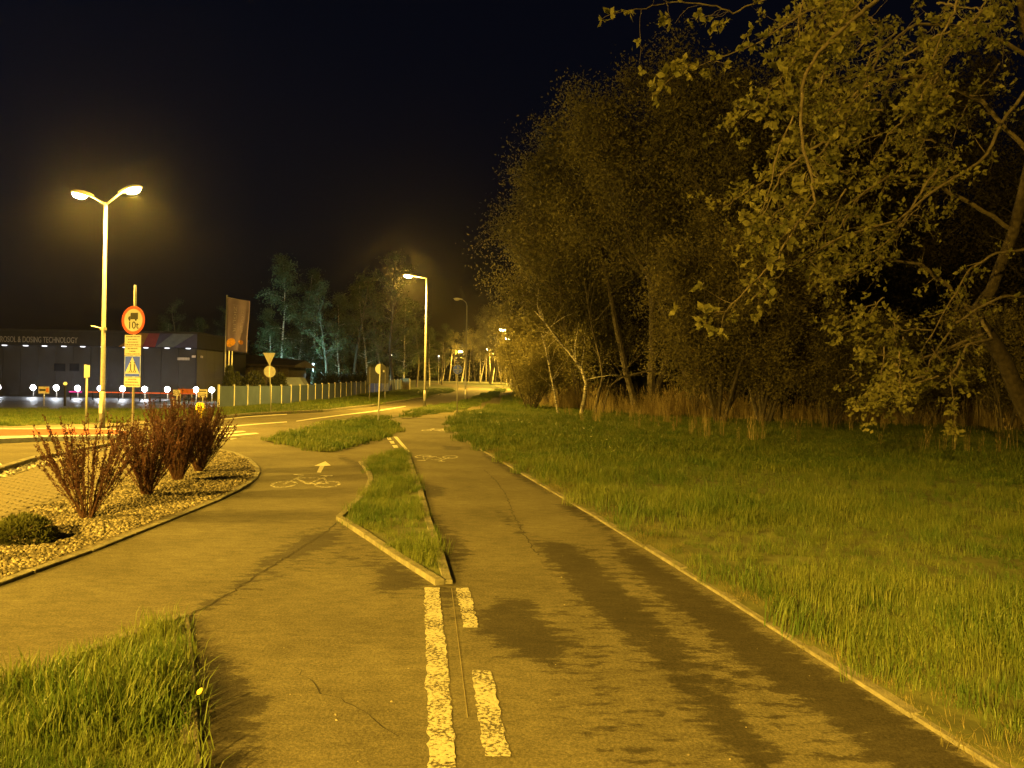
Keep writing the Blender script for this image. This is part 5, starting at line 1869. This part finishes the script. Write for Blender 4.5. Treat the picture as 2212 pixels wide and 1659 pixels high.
# low floodlights on posts before the facade
M_WFL = (0.86, 0.93, 1.0)
fl = [(0, 'leftmost of the white floodlights before the dark building, cut by the picture edge'), (72, None), (122, None), (168, None), (217, None), (265, None), (313, None), (362, None), (424, None), (458, None)]
for i, (u, lab) in enumerate(fl):
    d = 56.2
    q = on(u if u else -4, d)
    v = 837.5 + (u / 458) * 6.3
    t = thing('floodlight', lab or (ORD[i] + ' of the white floodlights before the building'), 'floodlight', q, 0, 'white floodlights before the dark building')
    zc = A(u, v, d).z
    MB().tube([(0, .04, 0), (0, .04, zc)], .03, 6).build('post', M_GALV, t)
    MB().box((0, .03, zc), (.34, .12, .30)).build('housing', M_FASC, t)
    MB().lathe([(.19, .03), (.20, 0), (.14, -.05), (.02, -.07)], 14, (0, -.03, zc), Matrix.Rotation(R(-90), 3, 'X')).build('lens', M_LED, t, True)
    b_ = point('flood_light', (0, -.25, zc + .05), 9, M_WFL, t, .1)

# red light line along the yard edge
t = thing('light_barrier', 'long glowing orange-red light bar along the front of the dark building', 'barrier', on(310, 53))
BX = on(310, 53)
M_OR = emat('bar_orange', (1.0, .16, .03), .16)
M_MG = emat('bar_magenta', (1.0, .05, .32), .22)
for k, (u0, u1) in enumerate([(150, 158), (159, 177), (190, 200), (202, 212), (228, 240), (242, 256), (258, 281), (284, 302), (304, 326), (328, 346), (348, 372), (391, 408), (410, 428)]):
    x0, x1 = on(u0, 53).x - BX.x, on(u1, 53).x - BX.x
    vv = 846.5 + (u0 - 150) / 280 * 4.5
    z_ = A(u0, vv, 53).z
    MB().box(((x0 + x1) / 2, 0, z_), (x1 - x0, .06, .085)).build('light_segment', M_MG if k < 2 else M_OR, t)
for u in (152, 200, 256, 302, 346, 408):
    MB().box((on(u, 53).x - BX.x, .06, .35), (.07, .05, .7)).build('leg', M_FASC, t)

# ================================================================== fence, yard things
posts_u = [120, 250, 367, 473, 570, 660, 743, 820, 888, 953, 1013, 1070, 1122, 1172, 1220, 1263, 1305, 1345, 1385, 1425, 1465, 1500, 1535, 1570, 1602, 1634, 1664, 1692]
fu = [442.4 + .25 * c for c in posts_u]
P0, P1 = G(472.4, 884.5), G(866, 841.5)
fn = thing('panel_fence', 'long grey panel fence with pale posts beyond the road', 'fence', P0)
XZ = []
for u in fu:
    # where the sight line at u meets the fence line in plan
    X = ray(u, 850)[0]
    dx, dy = P1.x - P0.x, P1.y - P0.y
    tt = (X * P0.y - P0.x) / (dx - X * dy)
    XZ.append(Vector((P0.x + dx * tt, P0.y + dy * tt, zt(P0.y + dy * tt))))
XZ = [p for i, p in enumerate(XZ) if i == 0 or (p - XZ[i - 1]).length > .3]
FH = 1.28
for i, p in enumerate(XZ):
    q = p - P0
    MB().box((q.x, q.y, q.z + FH / 2 + .03), (.09, .09, FH + .1)).build('post', M_WHITE if i < 0 else mat('post_pale', (.52, .52, .5), .6, .15, 3), fn)
    if i + 1 < len(XZ):
        r_ = XZ[i + 1] - P0
        e = r_ - q
        L_ = Vector((e.x, e.y, 0)).length
        M_ = Matrix.Rotation(math.atan2(e.y, e.x), 3, 'Z')
        c_ = (q + r_) / 2
        pn = MB().box((c_.x, c_.y, c_.z + FH / 2), (L_ - .1, .03, FH), M_).build('panel', M_FENCE, fn)
        MB().box((c_.x, c_.y, c_.z + FH - .03), (L_ - .1, .05, .05), M_).build('rail', M_FENCE, pn)

# billboard back by the fence
q = on(816, 64)
t = thing('billboard', 'grey blank board on two posts behind the small round sign', 'billboard', q)
za, zb = A(816, 828, 64).z - zt(64), A(816, 793, 64).z - zt(64)
MB().box((0, 0, (za + zb) / 2), (47 / F * 64, .06, zb - za)).build('board', mat('board_grey', (.03, .033, .045), .8), t)
for x_ in (-.65, .62):
    MB().box((x_, -.06, zb / 2), (.07, .07, zb)).build('post', mat('board_post', (.10, .10, .11), .7), t)
# box cabinet at the fence end
q = on(878, 92)
t = thing('utility_cabinet', 'beige rounded utility box at the far end of the fence', 'cabinet', q)
hc = 1.5
MB().bbox((0, 0, hc / 2), (15 / F * 92, .7, hc), .12).build('cabinet', mat('cabinet_beige', (.34, .30, .18), .7), t)
MB().box((0, -.36, hc / 2), (.02, .02, hc * .8)).build('door_seam', M_BLACK, t)
# clipped hedge
rgh = np.random.RandomState(4)
n = 9000
q = on(732, 78)
Hh = A(732, 806, 78).z - zt(78)
Pq = np.column_stack([rgh.uniform(-2.7, 2.9, n), rgh.uniform(-.6, .6, n), rgh.uniform(.05, 1, n) ** .7 * Hh])
Pq[:, 2] *= (.92 + .1 * np.sin(Pq[:, 0] * 9))
t = thing('clipped_hedge', 'long dark clipped hedge behind the fence', 'hedge', q)
mobj('foliage', leaves_mesh('foliage', Pq, .17, M_LEAF_D, 8, .5, .8), t)
sb = MB()
for k in range(12):
    sb.tube([(-2.6 + k * .48, 0, 0), (-2.6 + k * .48, 0, Hh * .7)], [.04, .02], 5)
sb.build('stems', M_BARKD, t)


def cone_shrub(label, u, d, v0, wpx, m, seed, n=5200):
    rg_ = np.random.RandomState(seed)
    H_ = A(u, v0, d).z - zt(d)
    W_ = wpx / F * d
    h = rg_.uniform(0.02, 1, n) ** .8
    r = (W_ / 2) * (1 - h ** 1.7 * .72) * np.sqrt(rg_.uniform(.4, 1, n))
    a = rg_.uniform(0, 6.283, n)
    P_ = np.column_stack([r * np.cos(a), r * np.sin(a), h * H_])
    t_ = thing('conical_thuja', label, 'shrub', on(u, d))
    mobj('foliage', leaves_mesh('foliage', P_, .13, m, seed, .45, 1.2), t_)
    MB().tube([(0, 0, 0), (0, 0, H_ * .8)], [.08, .02], 6).build('trunk', M_BARK, t_)


cone_shrub('tall clipped conical thuja below the flag', 495, 46, 792, 33, M_LEAF_T, 3)
cone_shrub('slim conical shrub right of the tall thuja', 512, 49, 806, 15, M_LEAF_T, 4, 2600)


def garden_shrub(label, u, d, v0, wpx, seed, m=M_LEAF_D, n=3500):
    rg_ = np.random.RandomState(seed)
    H_ = A(u, v0, d).z - zt(d); W_ = wpx / F * d
    P_ = rg_.normal(size=(n, 3)); P_ /= np.linalg.norm(P_, axis=1)[:, None]; P_ *= (rg_.uniform(.3, 1, n) ** .4)[:, None]
    P_ = np.column_stack([P_[:, 0] * W_ / 2, P_[:, 1] * W_ / 3, H_ / 2 + P_[:, 2] * H_ / 2])
    P_[:, 2] += .12 * np.sin(P_[:, 0] * 5)
    P_ = P_[P_[:, 2] > .05]
    t_ = thing('garden_pine', label, 'shrub', on(u, d))
    mobj('foliage', leaves_mesh('foliage', P_, .16, m, seed, .35, .5), t_)
    MB().tube([(0, 0, 0), (.05, 0, H_ * .4), (0, 0, H_ * .7)], [.07, .05, .02], 6).build('trunk', M_BARK, t_)


garden_shrub('spreading dwarf pine behind the fence, left of the triangle sign', 545, 52, 803, 60, 5)
garden_shrub('spreading dwarf pine behind the fence, right of the triangle sign', 600, 56, 806, 45, 6)

# flag poles and banner
FD = 50.0
for i, (u, vt, lab) in enumerate([(487, 640, 'flagpole carrying the tall brown banner'), (494.5, 700, 'middle flagpole of the three, without visible flag'), (501, 706, 'right flagpole of the three, without visible flag')]):
    q = on(u - 2, FD + i * .8)
    zt_ = A(u, vt, FD).z
    t = thing('flagpole', lab, 'flagpole', q, 0, 'flagpoles behind the thuja')
    MB().tube([(0, 0, 0), (.05, 0, zt_)], [.06, .035], 8).build('pole', M_GALV, t, True)
    MB().lathe([(.02, 0), (.05, .04), (.02, .09)], 8, (.05, 0, zt_)).build('finial', M_GALV, t, True)
    if i == 0:
        MB().tube([(.05, -.04, zt_ - .05), (1.5, -.04, zt_ - .32)], .018, 6).build('boom', M_GALV, t)
TL, TR, BR_, BL_ = A(490.6, 643, FD - .12), A(540, 650, FD - .12), A(533.5, 762, FD - .12), A(489, 757, FD - .12)
bn = thing('banner', 'tall brown banner with vertical ZIGLER lettering and amber figures', 'banner', on(489, FD - .12))
B0 = Vector(bn.location)


def bpnt(s_, t_):
    p = TL.lerp(TR, s_).lerp(BL_.lerp(BR_, s_), t_)
    y = .06 * math.sin(s_ * 9 + t_ * 2) * s_ + .05 * math.sin(t_ * 7)
    return Vector((p.x, p.y + y, p.z)) - B0


cl = MB()
nu, nv = 14, 26
for layer in (0, 1):
    for j in range(nv + 1):
        for i in range(nu + 1):
            p = bpnt(i / nu, j / nv)
            cl.v.append((p.x, p.y + layer * .012, p.z))
for layer in (0, 1):
    o_ = layer * (nu + 1) * (nv + 1)
    for j in range(nv):
        for i in range(nu):
            k = o_ + j * (nu + 1) + i
            f_ = (k, k + nu + 1, k + nu + 2, k + 1)
            cl.f.append(f_ if layer == 0 else f_[::-1])
n1 = (nu + 1) * (nv + 1)
edge = [i for i in range(nu + 1)] + [j * (nu + 1) + nu for j in range(1, nv + 1)] + [nv * (nu + 1) + i for i in range(nu - 1, -1, -1)] + [j * (nu + 1) for j in range(nv - 1, 0, -1)]
for a_, b_ in zip(edge, edge[1:] + edge[:1]):
    cl.f.append((a_, b_, b_ + n1, a_ + n1))
cloth = cl.build('cloth', mat('banner_cloth', (.17, .135, .26), .8, .12, 2), bn, True)


def banner_patch(name, pts, m):
    b_ = MB()
    V_ = [bpnt(s_, t_) + Vector((0, -.012, 0)) for s_, t_ in pts]
    b_.add(V_, [tuple(range(len(V_)))])
    return b_.build(name, m, cloth)


M_BLT = mat('banner_letter', (.34, .30, .50), .8)
M_BLF = mat('banner_letter_faint', (.22, .185, .34), .8)


def banner_text(body, s_mid, t0, t1, half_w, m):
    me_ = text_mesh(body, 1.0, m, 0.0)
    X_ = [v.co.x for v in me_.vertices]; Z_ = [v.co.z for v in me_.vertices]
    x0, x1, z0_, z1_ = min(X_), max(X_), min(Z_), max(Z_)
    for v in me_.vertices:       # letters read downward, tops to the right
        t_ = t0 + (v.co.x - x0) / (x1 - x0) * (t1 - t0)
        s_ = s_mid + ((v.co.z - z0_) / (z1_ - z0_) - .5) * 2 * half_w
        p = bpnt(s_, t_)
        v.co = (p.x, p.y - .015, p.z)
    mobj('lettering', me_, cloth)


banner_text('ZIGLER', .37, .14, .64, .065, M_BLT)
banner_text('ZIGLER', .69, .17, .65, .06, M_BLF)
for a0, a1, b0, b1 in ((.27, .475, .112, .122), (.27, .475, .66, .668), (.268, .278, .112, .668), (.467, .477, .112, .668)):
    banner_patch('frame_line', [(a0, b0), (a0, b1), (a1, b1), (a1, b0)], M_BLF)
banner_patch('amber_figure', [(.02, .92), (.0, .84), (.08, .79), (.2, .76), (.32, .75), (.42, .78), (.44, .83), (.38, .88), (.28, .90), (.18, .93)], mat('banner_amber', (.75, .36, .04), .8))
banner_patch('amber_figure', [(.56, .80), (.66, .77), (.78, .78), (.80, .82), (.74, .86), (.62, .85)], mat('banner_orange', (.55, .24, .06), .8))

# yard lamps that light the trees green-blue
for label, u, v, d, col, pw_, r_, dn in [
    ('white-blue yard lamp low between the birches', 620, 791, 81, (.42, 1.0, .90), 850, .18, 0),
    ('small warm yard lamp just above the white-blue one', 619.5, 776, 80, (1, .75, .35), 30, .12, 0),
    ('small blue-white lamp at the right end of the birches', 676, 786, 80, (.6, .95, 1), 130, .10, 0),
    ('small warm lamp in the trees left of the middle street lamp', 843, 767, 100, (1, .88, .6), 30, .14, 0),
    ('tiny white lamp in the trees right of the middle street lamp', 947, 769, 140, (1, .85, .7), 8, .10, 0),
]:
    p = A(u, v, d)
    t = thing('yard_lamp', label, 'lamp', on(u, d), 0)
    h_ = p.z - zt(d)
    MB().tube([(0, 0, 0), (0, 0, h_ - .05)], [.05, .04], 6).build('post', M_GALV, t)
    MB().lathe([(r_ * .6, r_), (r_ * 1.3, r_ * .6), (r_ * 1.35, r_ * .45)], 12, (0, 0, h_)).build('cap', M_FASC, t)
    MB().lathe([(r_ * .4, -r_ * .9), (r_, -r_ * .3), (r_, r_ * .3), (r_ * .5, r_ * .44)], 12, (0, 0, h_)).build('globe', emat('globe_' + str(int(u)), col, 4.0 if u == 620 else 3.0), t, True)
    point('yard_light', (0, -r_ - .3, h_ - .2), pw_, col, t, .12)
# white tarpaulin-covered car behind the fence
q = on(640, 68)
t = thing('covered_car', 'parked car under a pale blue cover behind the fence', 'car', q)
hc = A(640, 815, 68).z - zt(68)
pr = [(-1.9, 0), (-1.95, .5), (-1.5, .75), (-.8, hc * .98), (.5, hc), (1.1, .8), (1.85, .65), (1.9, 0)]
MB().prism(pr[::-1], -.8, .8).build('cover', mat('tarp_blue', (.30, .36, .48), .7, .15, 2), t)
for sx_ in (-1.15, 1.15):
    for sy_ in (-.82, .82):
        MB().lathe([(.28, -.08), (.3, 0), (.28, .08)], 14, (sx_, sy_, .3), Matrix.Rotation(R(90), 3, 'X')).build('wheel', M_BLACK, t)
